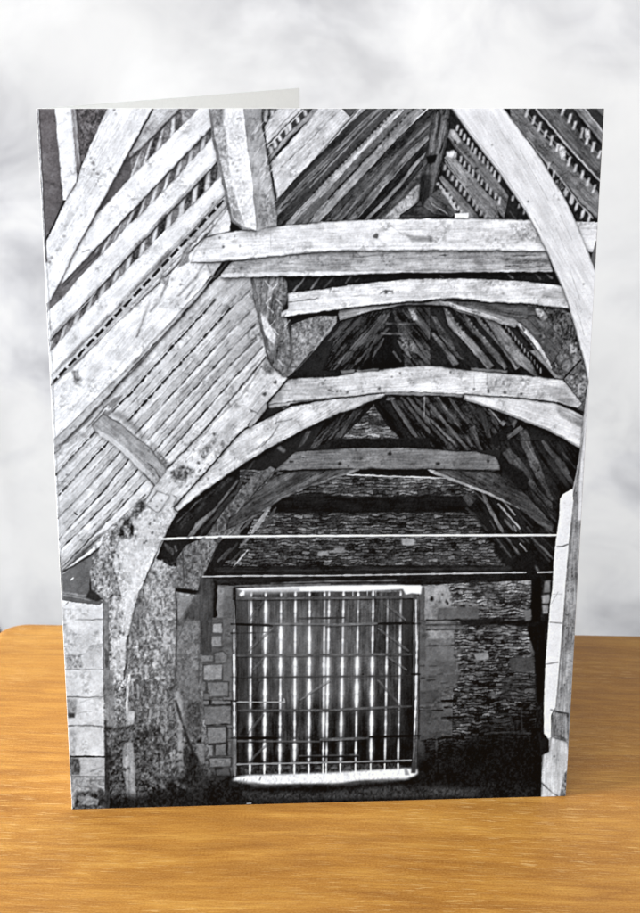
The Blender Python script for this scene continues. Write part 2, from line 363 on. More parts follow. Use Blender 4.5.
    # light over the lintel and at the sill
    P([(236,588.5),(325,585.5),(395,584.8),(421,585),(420,590),(404,588.6),(359,591),(320,590.8),(245,591.5)], 248, 'n', amp=3, soft=.5)
    L([(245,589),(400,587)], 7, 235, .35, .1, soft=2)
    P([(402,587),(422,586),(421,594),(412,593),(406,594.5)], 236, 'p', amp=12, soft=.5); P([(237,590),(300,588),(300,592),(240,595)], 150, 'n', soft=.8, a=.7); D((242.5,593.5), 3.4, 248)
    L([(271,583.5),(325,581.3),(396,580.2)], 1.5, 128, .85); L([(225,587),(240,585.8),(330,584)], 1.3, 135, .8)
    L([(222,584.2),(420,581.8)], 1, 34, .7)
    P([(236,777),(248,775.2),(325,772.6),(404,768.2),(417,768.5),(418,773),(414,776),(406,778.6),(390,779),(359,780.4),(335,784),(300,783.6),(270,784.6),(248,782.6),(232,780)], 240, 'r', amp=22, soft=.9)
    L([(250,786),(320,787),(365,782.5),(410,778)], 3, 200, .5, .9, soft=1.2); L([(238,781),(262,784.5)], 2.5, 120, .6, .9, soft=.8)
    D((325,680), 55, 190, .10, 16); D((285,640), 32, 215, .14, 12); D((350,655), 32, 205, .12, 12)
    for x in (240, 243.5, 246.5): L([(x+.8,779),(x-.6,783)], 1, 120, .6)
    L([(261,777),(259.5,780)], 1, 60, .8); P([(404,768),(407,768),(410,775),(405,775)], 150, 'n', soft=.3); P([(412,762),(417,762),(416,773),(411,773)], 60, 'n', soft=.3)
    L([(250,787),(320,788),(365,783)], 3.5, 110, .45, .4, soft=1)
    P([(236,787),(420,782),(541,780),(541,800),(300,812),(120,818),(125,800)], 24, 'r', amp=10, soft=2)
    P([(240,791),(320,792),(390,785),(480,788),(480,796),(250,800)], 50, 'r', amp=16, soft=1.5)
    L([(247,803.4),(251,803.2)], 1, 150)
def draw_left_wall():
    ctx(0, 0, 1)
    # rubble wall below the roof plate
    P([(145,499),(150,510),(178,500),(200,560),(203,700),(215,806),(60,812),(100,560)], ((150,560,138),(150,800,72)), 'r')
    for _ in range(150):
        x = 104+_rng.rand()*94; y = 560+_rng.rand()*215; L([(x,y),(x+2*_rng.rand()-1,y+4+_rng.rand()*9)], 1+_rng.rand(), 58 if _rng.rand() < .6 else 176, .5, .9)
    P([(176,610),(201,605),(203,720),(190,740),(178,690)], ((190,610,112),(190,740,92)), 'r', amp=18, soft=.8)
    P([(100,595),(128,597),(126,740),(102,745)], ((110,600,165),(110,740,105)), 'r', amp=48)
    ctx(60,580)
    P([(275,110),(310,120),(320,640),(275,640)], 118, 'w', 90, 20, a=.8); L([(285,440),(300,470),(300,560)], 3.4, 62, .7)
    P([(330,130),(400,130),(415,640),(330,640)], 172, 'r', amp=42, a=.7)
    L([(405,160),(408,300)], 1.2, 210, .7); P([(385,360),(420,355),(420,480),(390,540)], 205, 'p', soft=.5)
    L([(470,180),(435,340),(430,500),(410,640)], 2.6, 78, .85); L([(535,60),(590,240),(640,380)], 1.5, 62, .8)
    for p, r in (((385,335),2),((405,345),1.6),((325,480),2),((350,500),1.4),((520,430),3),((520,335),1.6),((460,420),2)): D(p, r, 55, .8)
    spots([(440,200),(640,640)], 40, 1.4, 62, .7); spots([(440,300),(640,640)], 40, 1.5, 205, .7); spots([(310,120),(420,640)], 24, 1.3, 55, .75)
    L([(450,640),(440,610),(460,585)], 1.4, 195, .5)
    ctx(60,670)
    P([(280,0),(340,0),(350,350),(290,370)], 122, 'w', 90, 18, soft=.6, a=.8)
    L([(445,30),(432,150),(425,370)], 2.4, 214, .95, .4); L([(445,25),(520,20),(530,60)], 1.3, 175, .45)
    P([(440,260),(480,265),(475,340),(430,370)], 185, 'p', soft=.5)
    P([(285,375),(440,350),(640,360),(640,900),(285,900)], 58, 'r', amp=46, soft=1.5, a=.75)
    P([(400,465),(465,460),(480,640),(490,880),(440,880),(405,640)], 138, 'w', 90, 26, soft=.4)
    P([(290,540),(340,540),(330,640),(290,640)], 45, 'r', amp=16, soft=.8)
    spots([(290,360),(440,640)], 30, 1.8, 30, .8); spots([(290,380),(640,640)], 60, 1.4, 150, .65); spots([(470,380),(640,640)], 60, 1.7, 34, .8)
    ctx(150,610)
    L([(170,0),(172,190),(165,470),(150,500)], 1.7, 52, .85); L([(250,0),(190,150),(178,200)], 1.3, 60, .7); L([(10,40),(45,160)], 1.4, 62, .7)
    spots([(0,20),(160,600)], 50, 1.3, 70, .7); spots([(0,20),(160,600)], 60, 1.5, 185, .7); spots([(180,180),(310,480)], 24, 1.5, 150, .5)
    P([(150,500),(185,520),(215,600),(215,720),(190,760),(170,640)], 142, 'p', amp=20, soft=.8)
    L([(315,150),(312,480)], 1.2, 60, .6)
    P([(320,0),(392,0),(392,280),(320,285)], 66, 'w', 90, 12, soft=.6); P([(398,0),(430,0),(430,42),(400,42)], 24, 'n')
    ctx(150,700)
    L([(165,0),(200,130),(240,250),(280,340),(330,420)], 2.8, 34, .8, .9, soft=.5); P([(175,80),(200,140),(212,300),(215,440),(190,470),(180,300)], 134, 'p', amp=22, soft=.6)
    P([(225,260),(320,400),(340,480),(520,480),(520,640),(-600,760),(-600,640),(0,600),(150,500),(230,460)], 24, 'r', amp=16, soft=3, a=.85)
    P([(300,280),(345,285),(350,360),(330,420),(305,360)], 118, 'p', amp=26, soft=.8); D((316,258), 2.6, 30)
    P([(210,20),(320,0),(330,180),(300,260),(240,200)], 72, 'r', amp=24, soft=1, a=.8)
    spots([(0,150),(220,520)], 70, 1.5, 34, .8); spots([(0,150),(220,560)], 55, 1.5, 140, .6); spots([(230,300),(420,560)], 30, 1.4, 80, .5)
    # white stone pier at the left edge
    ctx(60,580)
    P([(-20,100),(120,108),(272,108),(275,640),(-20,640)], ((0,100,238),(0,640,212)), 'p', amp=16)
    L([(100,256),(272,252)], 1, 95, .8); L([(40,482),(110,485),(165,470),(200,425),(272,412)], 1.3, 108, .8); L([(30,572),(272,572)], 1.1, 92, .85)
    L([(60,190),(250,195)], .8, 200, .6); L([(60,150),(260,140)], .8, 205, .6)
    P([(40,490),(135,480),(150,560),(45,568)], 150, 'r', amp=32, soft=.6); P([(190,425),(272,415),(272,568),(170,560),(140,500)], 192, 'p', amp=26, soft=.6)
    P([(15,230),(40,240),(42,330),(20,330)], 170, 'r', amp=30, soft=1); L([(38,158),(52,142)], 1.2, 90)
    ctx(60,670)
    P([(-20,0),(272,0),(280,170),(-20,170)], ((40,0,214),(200,170,206)), 'p', amp=14); P([(-20,172),(280,172),(280,355),(-20,355)], 202, 'p', amp=20)
    P([(-20,358),(282,358),(284,552),(-20,552)], 200, 'p', amp=20, soft=.3); L([(45,172),(290,174)], 1.2, 82, .85); L([(50,357),(180,352),(280,366)], 1.2, 92, .8); L([(60,553),(284,552)], 1.7, 40, .95, .2)
    L([(130,205),(190,185),(270,182)], 1, 135, .7); L([(130,275),(200,265)], 1, 150, .6)
    P([(45,185),(108,190),(98,290),(60,305),(48,290)], 138, 'r', amp=24, soft=.8); P([(50,280),(98,278),(92,308),(55,308)], 66, 'n', soft=.7); P([(60,380),(110,400),(100,540),(65,545)], 160, 'r', amp=20, soft=1.6)
    ctx(60,720)
    P([(70,240),(285,240),(290,360),(75,360)], 172, 'p', amp=24); P([(70,245),(120,245),(134,300),(128,352),(75,352)], 72, 'r', amp=22, soft=.7)
    P([(70,362),(288,362),(290,590),(80,590)], 146, 'r', amp=26); L([(80,362),(285,366)], 1, 80, .7)
    for a, b in (((170,390),(270,380)),((110,420),(260,440)),((200,330),(270,300))): L([a, b], 1.2, 80, .6)
    P([(105,460),(200,455),(290,480),(290,590),(85,590)], 66, 'r', amp=34, soft=.8); P([(110,500),(180,480),(245,510),(240,545),(150,545)], 132, 'r', amp=24, soft=.7)
    P([(240,440),(290,450),(290,570),(255,540)], 46, 'r', amp=20, soft=1); P([(80,550),(290,560),(290,590),(80,590)], 70, 'r', amp=40, soft=.6)
    P([(285,0),(300,0),(320,600),(288,600)], 46, 'w', 90, 16, soft=.5, a=.8)
    # dark eaves pocket above the pier
    ctx(45,490)
    P([(90,530),(230,440),(380,300),(350,380),(300,480),(285,560),(285,640),(330,700),(380,712),(350,735),(200,720),(80,700)], ((150,560,92),(150,700,72)), 'p', amp=12)
    L([(162,575),(182,562)], .9, 220); L([(110,655),(330,690)], 2.2, 128, .6, .8); L([(110,672),(320,705)], 1.4, 160, .5, .9); P([(280,640),(440,670),(430,690),(330,712),(260,690)], 44, 'n', soft=.7)

def draw_left_roof():
    ctx(0, 0, 1)
    # boarded slope
    P([(197,296),(222,274),(262,276),(262,330),(268,358),(202,432),(168,468),(145,499),(100,548),(62,575),(46,440),(60,420)], ((100,470,228),(250,320,204)), 'w', 45, 26)
    for i in range(9):
        k = i*16; P([(222-k*.15+i*7,278+k*.75),(226-k*.15+i*7,282+k*.75),(52+i*8,470+k*.72),(48+i*8,464+k*.72)], 186+_rng.rand()*40, 'w', 46, 34, soft=1.2, a=.5)
    sl = [([(215,300),(130,393.7),(112,412)],[(95,432.5),(56,474.7)],1),([(230,309),(147,400),(128,421)],[(109,441),(59,495)],1),([(230,331),(167,400),(135,434)],[(121,451),(81,495),(56,520)],0),
          ([(230,350),(184,400),(148,440)],[(129,459),(100,495),(68,528),(58,541)],0),([(230,365),(199,400),(154,452)],[(139,468),(115,495),(61,549)],0),([(262,347),(232,380),(162,460)],[(146,480),(137,490),(84,545),(62,568)],0),
          ([(250,290),(230,309)],[(250,312),(230,331)],0),([(255,325),(230,350)],[(258,338),(230,365)],0)]
    for i, (a, b, dsh) in enumerate(sl):
        for q in (a, b):
            if dsh:
                L([(x-1.8,y-1.6) for x, y in q], .9, 120, .7); L([(x-.9,y-.9) for x, y in q], .8, 238, .8)
                L(q, 2.0, 40, .95, .9, dash=(9,1.3)); L(q, 1.1, 60, .8); L([(x-4,y-3.6) for x, y in q], 2.4, 150, .45, .8, soft=.7)
            else:
                L(q, 1.5, 48, .95, .8); L([(x-1.7,y-1.5) for x, y in q], 1.3, 128, .7, .8); L([(x-3.4,y-3.2) for x, y in q], 2.2, 165, .4, .8, soft=.8); L([(x+1.6,y+1.4) for x, y in q], 1.2, 236, .5, .6)
    for (a, b, _d), (a2, b2, _e) in zip(sl[:5], sl[1:6]):
        for q, q2 in ((a, a2), (b, b2)):
            n_ = min(len(q), len(q2)); t_ = .42+.2*_rng.rand()
            mid_ = [lerp(q[i], q2[i], t_) for i in range(n_)]
            L(mid_, .9, 104, .8, 1.0); L([(x+1.5, y+1.4) for x, y in mid_], 1.8, 172, .5, .9, soft=.5)
    for _ in range(34):
        x = 62+_rng.rand()*190; y = 545-(x-62)*1.03-_rng.rand()*95; l = 10+_rng.rand()*26
        L([(x,y),(x+l,y-l*1.05)], .8, 150, .45, .7)
    for q in ([(205,310),(222,291),(232,276)],[(188,352),(200,338)]): L(q, 5, 150, .35, .4, soft=1.5)
    P([(222,276),(262,277),(258,300),(262,350),(240,372),(214,378),(240,330)], 140, 'w', 45, 26, soft=2, a=.35)
    for q in ([(236,296),(222,313)],[(255,306),(238,326)],[(262,330),(243,350)],[(266,352),(246,374)]): L(q, 2, 96, .5, .7, soft=.4)
    P([(74,470),(60,500),(58,548),(75,520),(98,478)], 195, 'w', 45, 30, soft=2, a=.5)
    ctx(45,490); P([(330,290),(400,250),(300,370),(200,450),(130,500),(100,520),(180,430)], 120, 'w', 45, 46, soft=.6, a=.8)
    for q in ([(640,30),(480,190)],[(500,60),(270,330)],[(440,220),(240,400)],[(300,370),(170,470)],[(250,400),(110,520)],[(350,300),(190,440)]): L(q, 1.3, 58, .8, .7)
    L([(640,60),(350,370),(280,425),(110,530)], 2.2, 44, .9, .5); P([(180,135),(215,160),(195,162)], 60, 'n'); spots([(90,200),(300,460)], 16, .9, 90, .7)
    # laths and rafters, upper left
    ctx(0, 0, 1)
    P([(130,108),(212,108),(232,240),(200,262),(48,392),(46,300),(70,255)], 148, 'w', -50, 34)
    # lath rows: dark gaps first, then the pale lath ends
    def laths(p, q, p2, q2, n, dark, light, gap=.55, ln=.45):
        for i in range(n):
            t0 = (i+.1*_rng.rand())/n; t1 = (i+gap+.12*_rng.rand())/n; t2 = (i+.96)/n
            a, b, c, d = lerp(p,q,t0), lerp(p,q,t1), lerp(p2,q2,t1+ln/n), lerp(p2,q2,t0+ln/n)
            P([a,b,c,d], dark-34+_rng.rand()*85, 'r', 0, 26, soft=.35)
            e, f = lerp(p,q,t2), lerp(p2,q2,t2+ln/n)
            P([b,e,f,c], light-20*_rng.rand(), 'p', 0, 18, soft=.25)
            L([b, c], .7, 70, .4); L([a, d], .9, 60, .5)
        L([p, q], 1.7, 62, .85, .5)
    laths((182,108),(131,158),(199,108),(131,178), 5, 95, 218, .6, 1.2)
    laths((213,127),(62,284),(218,134),(52,308), 13, 85, 216)
    laths((219,160),(50,341),(224,172),(49,355), 13, 80, 214)
    P([(131,150),(131,179),(110,200),(97,214),(84,236),(96,205),(104,197)], 88, 'p', amp=16, soft=.4)
    P([(97,252),(80,262),(62,283),(47,300),(47,312),(60,301),(82,276),(96,264)], 104, 'p', amp=10, soft=.4); L([(100,252),(60,290)], 1.6, 62, .8)
    # R0
    ctx(130,100); P([(150,50),(330,50),(210,170),(90,295),(0,385),(-10,340),(0,320),(60,210)], 188, 'w', 45, 30); L([(150,52),(60,215),(0,330)], 2.2, 52, .8, .3); L([(325,60),(90,292),(0,378)], 1.8, 60, .85); L([(160,130),(40,270)], 4, 130, .5, .6, soft=1)
    ctx(0, 0, 1)
    def raft(pts, l, under=None):
        P(pts, l, 'w', 45, 17)
        if under:
            u0, u1, w, ul = under
            L([u0, u1], w, ul, .8, .35, soft=.3); L([(u0[0]+w*.4,u0[1]+w*.45),(u1[0]+w*.4,u1[1]+w*.45)], 1.3, 48, .9, .5)
    raft([(199,108),(212,108),(213,127),(142.5,200),(62,283.5),(61,279),(84,236),(97,214),(110,200),(130,178)], 236, ((212,126),(62,283),1.6,205))
    L([(84,236),(92,224),(100,212)], 2.5, 170, .6, soft=.8); L([(82,252),(90,250)], .9, 120, .7)
    raft([(216,133.6),(200,151.6),(189,162.5),(174,180),(155,200),(130,224),(117.5,237),(81.6,275),(60,300),(47,312),(48,341),(85,306),(130,253),(184,196),(219,160)], 236, ((217,160),(50,338),3.2,186))
    raft([(225,172),(197,200),(177,219),(130,265.6),(90,307),(48,354),(49,379),(87,337),(124,301),(145,275),(217,205),(228,190)], 233, ((226,192),(50,378),4,184))
    # narrow slot and batten under it
    P([(229,192),(48,380),(48,394),(60,384),(205,236),(232,212)], 190, 'w', 45, 26)
    L([(224,200),(50,386)], 2.9, 40, .95, .3, dash=(11,2.6)); L([(228,205),(205,230),(140,298),(74,364),(52,385)], 1.1, 95, .8)
    L([(232,206),(200,238),(150,289),(60,380)], 2.6, 214, .8, .4)
    L([(205,236),(160,282),(120,320),(85,355),(60,378)], 1, 70, .8, .6)
    # great purlin
    P([(232,203),(230,232),(205,238),(191,262),(222,262),(192.5,300),(142,360),(54,452),(44,420),(48,390),(74,367),(118,322),(160,283),(205,238)], 236, 'w', 50, 24)
    P([(205,260),(222,262),(197,300),(142,360.5),(54,453),(52,441),(132,364),(192,299),(212,276)], 188, 'w', 48, 22)
    L([(227,262),(197,300),(142,361),(54,453)], 1.8, 66, .9, .5)
    L([(196,300),(130,371),(107,398)], 1.2, 40, .9)
    L([(214,276),(192,299),(132,363),(53,441)], .9, 150, .7)
    P([(200,235),(188,250),(190,262),(178,268),(183,250)], 150, 'w', 60, 40, soft=.5)
    for q in ([(170,276),(160,300),(150,312)],[(150,300),(140,330),(136,338)],[(196,285),(185,300)],[(78,370),(74,382),(82,386)],[(205,262),(196,278),(178,296)]): L(q, 3, 150, .55, .9, soft=.9); L(q, 1, 90, .5, .9)
    ctx(130,200); P([(200,480),(240,500),(230,540),(190,520)], 150, 'r', amp=40, soft=1); spots([(240,380),(440,560)], 16, 1.2, 120, .6)
    ctx(40,300); P([(205,450),(235,455),(265,520),(225,525)], 120, 'r', amp=40, soft=1); spots([(120,420),(300,640)], 14, 1.1, 130, .6)
    ctx(45,395)
    for q in ([(100,330),(260,220),(400,60)],[(70,340),(200,240),(300,140)],[(390,100),(250,250),(110,330)]): L(q, 1.5, 96, .8, .7)
    P([(60,360),(110,325),(260,235),(300,200),(250,260),(120,360),(60,420)], 186, 'w', 45, 34, soft=.5)
    L([(60,375),(100,340)], 1.5, 90); P([(300,200),(380,115),(430,90),(400,60),(440,20),(500,0),(430,110),(340,200)], 130, 'w', 45, 34, soft=.6, a=.8)
    P([(70,500),(320,240),(340,260),(90,510)], 196, 'w', 45, 20, a=.5); D((138,508), 1.2, 60); D((273,337), .9, 90)
    P([(380,120),(440,130),(560,215),(640,300),(640,260),(560,170),(470,100)], 96, 'p', amp=20, soft=2, a=.65)
    # little curved brace on the boards
    ctx(0, 0, 1)
    P([(150,440),(163,454),(176,474),(190,478),(180,490),(172,478),(150,448)], 110, 'r', amp=44, soft=1.2, a=.75)
    P([(92,424.7),(103,413.5),(120,423),(132.5,434),(149,447),(162,463),(172,477),(174.5,484),(169,494),(155.6,485),(146,475.6),(129,459),(112,443.4),(96.5,432.5)], 158, 'w', -42, 24, edge=(1, 70, .6))
    P([(97,430),(112,437),(128,450),(140,462),(152,474),(160,486),(155,485),(146,475.6),(129,459),(112,443.4),(100,436)], 205, 'w', -42, 16, soft=.4)
    L([(147,463),(155,469),(160,478)], 1.3, 50, .8); L([(144,473),(149,480),(156,487)], 1.6, 70, .7)
    # small vertical post and dark wall at the very corner
    P([(36,104),(55,104),(63,202),(50,230),(40,250)], 90, 'p', amp=20); P([(72,104),(110,104),(94,138),(81,169),(78,160)], 84, 'r', amp=26)
    P([(54.5,104),(71,104),(77,175),(76.5,184),(66.5,200),(63,200)], 232, 'p', amp=10); L([(55,106),(63,200)], .8, 120, .8)
    P([(71,104),(75.5,104),(80.5,163),(80,172),(77,174)], 170, 'w', 88, 14); L([(73,108),(78.5,168),(80,172)], .9, 92, .8); L([(67,199),(76,184)], 1, 60)
    P([(109,104),(155,104),(130,150),(105,197),(84.7,234.4),(72,258),(61,280),(50,301),(44,305),(42,250),(66,200),(77,183),(80.5,169),(94,137.5)], 234, 'w', 60, 22)
    L([(153,108),(130,151),(105,197),(84.7,234.5),(72,258),(61,281),(51,300)], 1.4, 66, .8, .6); L([(84,236),(72,258),(60,284)], 1.2, 130, .8)
    for p, r, l in (((93,163),2.2,120),((94,170),2,110),((91,158),1.4,130),((98,174),1.2,140),((52,258),2,110),((50,262),1.4,90),((64,236),1.6,130),((57,250),1.6,140),((81,215),1.4,140),((114,110),1.6,90),((116,114),1,80)): D(p, r, l, .75)
    spots([(56,205),(88,250)], 34, 1, 140, .5); spots([(80,150),(112,200)], 26, .9, 140, .5); spots([(48,240),(62,290)], 16, 1, 130, .5); L([(108,112),(96,140),(90,155)], .8, 130, .5)

def _down(pts): return [(x-150, y+140) if y >= 640 and x < 60 else (x, y) for x, y in pts]
def PX(pts, *a_, **k): P(_down(pts), *a_, **k)
def LX(pts, *a_, **k): L(_down(pts), *a_, **k)
def draw_upper_roof():
    # --- seen right of the post: dim roof slope
    ctx(0, 0, 1)
    P([(255,104),(470,104),(500,225),(250,240)], 66, 'w', 48, 30)
    ctx(220,100)
    P([(255,45),(390,45),(280,165)], 60, 'r', amp=40); teeth([tr2 for tr2 in [(290,120),(335,90),(300,85)]], 22, 45, 0, 190)
    P([(370,50),(535,50),(415,170),(300,290),(283,170)], 200, 'w', 45, 28); L([(490,55),(300,262)], 1.3, 120, .7)
    L([(535,52),(302,292)], 1.6, 48, .9); P([(540,50),(615,50),(420,255),(318,375),(303,300)], 58, 'n', amp=16)
    L([(530,62),(305,300)], 1.5, 200, .8)
    teeth([(548,85),(500,128),(425,200),(452,178),(357,285),(330,325),(385,245)], 24, 48, -12, 205)
    P([(600,50),(640,50),(640,75),(500,190),(420,275),(318,395),(315,360),(440,210)], 150, 'w', 45, 26); L([(645,62),(430,265),(318,402)], 2, 40, .95, .5)
    ctx(0, 0, 1)
    P([(322,104),(362,104),(310,165),(277,200),(272,170),(270,164),(290,142)], 208, 'w', 47, 30)
    L([(340,110),(310,140),(280,168)], .9, 85, .8, .7); L([(334,111),(300,145)], .7, 140, .6)
    P([(341,108),(358,108),(350,117)], 90, 'w'); P([(362,104),(371,104),(310,172),(288,200),(280,206),(277,200),(310,165)], 140, 'w', 47, 20)
    L([(361,109),(310,165),(277,201)], .9, 235, .7, .5)
    ctx(310,100)
    for a, b, w, l, k in (((400,50),(-60,520),11,56,10),((460,50),(-60,570),9,128,8),((440,80),(-40,550),1.6,40,0),((520,55),(-40,620),11,66,14),((590,50),(20,640),8,172,8),
                          ((700,0),(60,660),9,100,0),((710,60),(160,640),11,152,10)):
        b = lerp(a, b, 1.3)
        L([a, b], w, l, .95, .4)
        if k: L([(a[0]-k*3,a[1]),(b[0]-k*3,b[1])], 1.2, l*.5, .7, .6)
    for i in range(26):
        t = i/26; p = lerp((545,60),(0,610),t); D(p, 1.9, 30, .9); D((p[0]+22,p[1]+10), 1.5, 165, .7)
        q = lerp((660,60),(110,640),t); L([q,(q[0]-14,q[1]+16)], 2, 34, .9); D((q[0]+18,q[1]+16), 1.4, 185, .5)
    L([(600,60),(400,250),(60,625)], 2.2, 205, .8, .6); L([(480,60),(310,225),(0,560)], 1.3, 160, .6, .6)
    P([(640,60),(700,60),(700,170),(640,170),(50,805),(-15,805)], 150, 'w', 47, 30)
    for i in range(22):
        q = lerp((690,20),(120,630),i/22); L([q,(q[0]-15,q[1]+17)], 2.2, 36, .85)
    L([(760,50),(640,168),(205,645),(55,805)], 1.5, 214, .9, .4); L([(770,60),(640,185),(220,650),(75,805)], 2.2, 26, .9, .4)
    for q in ([(0,470),(60,430),(200,280)],): L(q, 3, 95, .6, .9)
    ctx(400,100)
    PX([(-20,250),(170,70),(230,60),(200,160),(-60,420),(-190,640),(-360,640)], 72, 'w', 47, 34)
    LX([(205,140),(60,270),(-110,450),(-240,640)], 1.8, 122, .8); PX([(190,210),(185,250),(0,430),(-100,560),(-150,640),(-200,640),(-80,470),(80,300)], 116, 'w', 47, 44); 
    LX([(190,240),(0,440),(-140,640)], 1.2, 170, .6, .8); PX([(185,250),(170,340),(0,520),(-90,640),(-140,640),(0,450)], 40, 'w', 47, 16)
    PX([(165,330),(150,370),(0,560),(-60,640),(-95,640),(0,530),(80,420)], 148, 'w', 47, 26); PX([(150,370),(150,420),(40,560),(-20,640),(-60,640),(0,565)], 46, 'w', 47, 20)
    PX([(150,440),(130,600),(60,700),(-60,770),(-30,640),(60,530)], 74, 'w', 47, 34); PX([(125,530),(130,640),(60,690),(10,740),(-60,770),(20,640)], 138, 'r', amp=34, soft=.4)
    LX([(150,640),(60,690),(-60,780)], 1.2, 170, .8)
    # ridge post
    P([(220,50),(330,50),(320,160),(300,260),(275,360),(255,420),(235,500),(200,620),(190,680),(120,680),(125,620),(145,540),(150,470),(175,400),(180,300),(195,200)], 82, 'w', 88, 40, amp=None) if False else P([(220,50),(330,50),(320,160),(300,260),(275,360),(255,420),(235,500),(200,620),(190,680),(120,680),(125,620),(145,540),(150,470),(175,400),(180,300),(195,200)], 84, 'w', 82, 44)
    L([(222,60),(195,200),(180,330)], 1.5, 40, .8); L([(240,80),(225,200),(200,330)], 2, 140, .7, .9); L([(290,100),(260,250),(220,420)], 1.6, 135, .7, .9); L([(262,90),(235,250)], 1.6, 30, .8, .8); L([(290,230),(255,340)], 1.5, 28, .8)
    P([(165,360),(240,350),(225,400),(180,410)], 18, 'n', soft=.6); P([(135,480),(200,470),(190,680),(110,680)], 34, 'w', 80, 16, soft=.8, a=.8)
    # right-hand slope: rafters and lath ends
    ctx(0, 0, 1)
    P([(450,104),(470,120),(560,220),(545,225),(430,225),(435,190),(448,140)], 40, 'w', -50, 12)
    ctx(400,100)
    P([(305,240),(320,180),(360,200),(400,260),(560,420),(640,540),(760,700),(680,780),(560,620),(460,440),(350,310)], 98, 'w', -50, 34)
    P([(320,190),(350,195),(390,260),(370,280),(330,235)], 165, 'p', amp=34, soft=.4); P([(340,310),(500,480),(640,640),(600,640),(480,520),(330,350)], 42, 'n', amp=12)
    P([(285,370),(330,320),(360,380),(480,500),(620,680),(640,760),(560,760),(420,580),(330,440)], 134, 'w', -50, 42)
    P([(300,330),(335,325),(350,350),(330,370),(300,360)], 215, 'p', amp=16, soft=.4); D((340,335), 1.8, 245)
    P([(262,400),(300,410),(400,540),(560,760),(470,780),(380,640)], 44, 'n', amp=12)
    P([(245,490),(270,480),(420,640),(500,740),(530,800),(440,800),(340,640)], 122, 'w', -50, 36); L([(290,395),(420,570),(540,740)], 1, 170, .7)
    row((350,165),(645,515), 12, 14, 44, 6, 208); row((345,335),(650,660), 11, 14, 44, 6, 198); row((275,420),(560,770), 11, 16, 42, 8, 178); row((235,525),(330,640), 5, 16, 22, 6, 215)
    L([(315,235),(450,400),(560,520)], 1.2, 150, .6); spots([(330,200),(600,560)], 20, 1.2, 40, .8); D((355,270),1.6,20); D((490,440),1.6,25)
    ctx(400,180)
    P([(150,140),(250,50),(330,120),(360,200),(330,240),(220,230),(160,180)], 92, 'w', -40, 34); L([(250,30),(360,190)], 3, 205, .9, .7); L([(200,150),(300,215)], 1.4, 150, .7)
    P([(0,225),(130,130),(150,170),(220,215),(330,235),(340,245),(0,250)], 52, 'w', 0, 26); L([(100,190),(230,190)], 1, 120, .6)
    row((275,60),(400,220), 6, 14, 34, 6, 190)
    P([(330,30),(440,190),(445,240),(400,200),(300,60)], 46, 'n', a=0)
    # far right corner of the print
    ctx(510,100)
    P([(-10,45),(610,45),(600,270),(590,640),(400,1040),(340,640),(200,380),(110,240),(-10,110)], 42, 'w', -48, 12)
    P([(0,50),(85,50),(140,150),(300,310),(430,450),(560,580),(590,640),(560,760),(430,620),(250,440),(105,245),(0,118)], 112, 'w', -46, 36)
    L([(110,245),(250,420),(440,620),(560,740)], 1.3, 158, .8, .5); L([(95,250),(210,390),(400,600),(560,780)], 1.6, 30, .85); L([(80,55),(200,190),(400,370)], 1.2, 165, .5, .9)
    P([(170,50),(300,50),(420,180),(590,370),(590,520),(400,340),(300,220)], 92, 'w', -47, 30); L([(165,55),(300,215),(400,330),(580,520)], 1.8, 178, .9, .5); L([(175,50),(320,215),(585,495)], .9, 34, .8)
    L([(250,60),(420,250),(590,440)], 1.1, 62, .8); L([(220,70),(400,290),(560,450)], 2.2, 125, .5, .9)
    P([(400,50),(475,50),(600,200),(595,290),(540,220)], 128, 'w', -47, 30); L([(478,52),(600,215)], 1.3, 198, .8); L([(430,60),(600,262)], 1.2, 60, .7)
    P([(480,48),(545,48),(605,120),(602,195)], 48, 'n'); P([(540,48),(610,48),(605,112)], 96, 'w', -47)
    row((92,62),(555,590), 12, 17, 58, 14, 206); row((320,50),(590,370), 7, 18, 62, 16, 204); row((225,400),(480,760), 7, 15, 50, 14, 196)
    spots([(200,130),(330,330)], 8, 1.1, 170, .7); P([(480,180),(510,190),(515,250),(480,240)], 175, 'r', amp=40, soft=.3); P([(300,280),(350,300),(355,390),(325,370)], 170, 'r', amp=50, soft=.3)
    ctx(510,180); row((345,65),(520,265), 5, 17, 52, 16, 206); P([(290,0),(330,0),(350,60),(320,80),(290,30)], 60, 'r', amp=50)
    P([(330,-20),(400,40),(570,220),(555,250),(450,150)], 124, 'w', -46, 34); L([(330,-10),(450,145),(560,255)], 1.4, 36, .9); L([(322,-10),(440,145),(530,245)], 1.4, 165, .8)
    P([(0,60),(130,230),(120,262),(-40,262)], 36, 'n', amp=10); teeth([(18,115),(60,165),(90,205)], 14, 34, 6, 180); L([(0,200),(50,262)], 1.2, 90, .8)
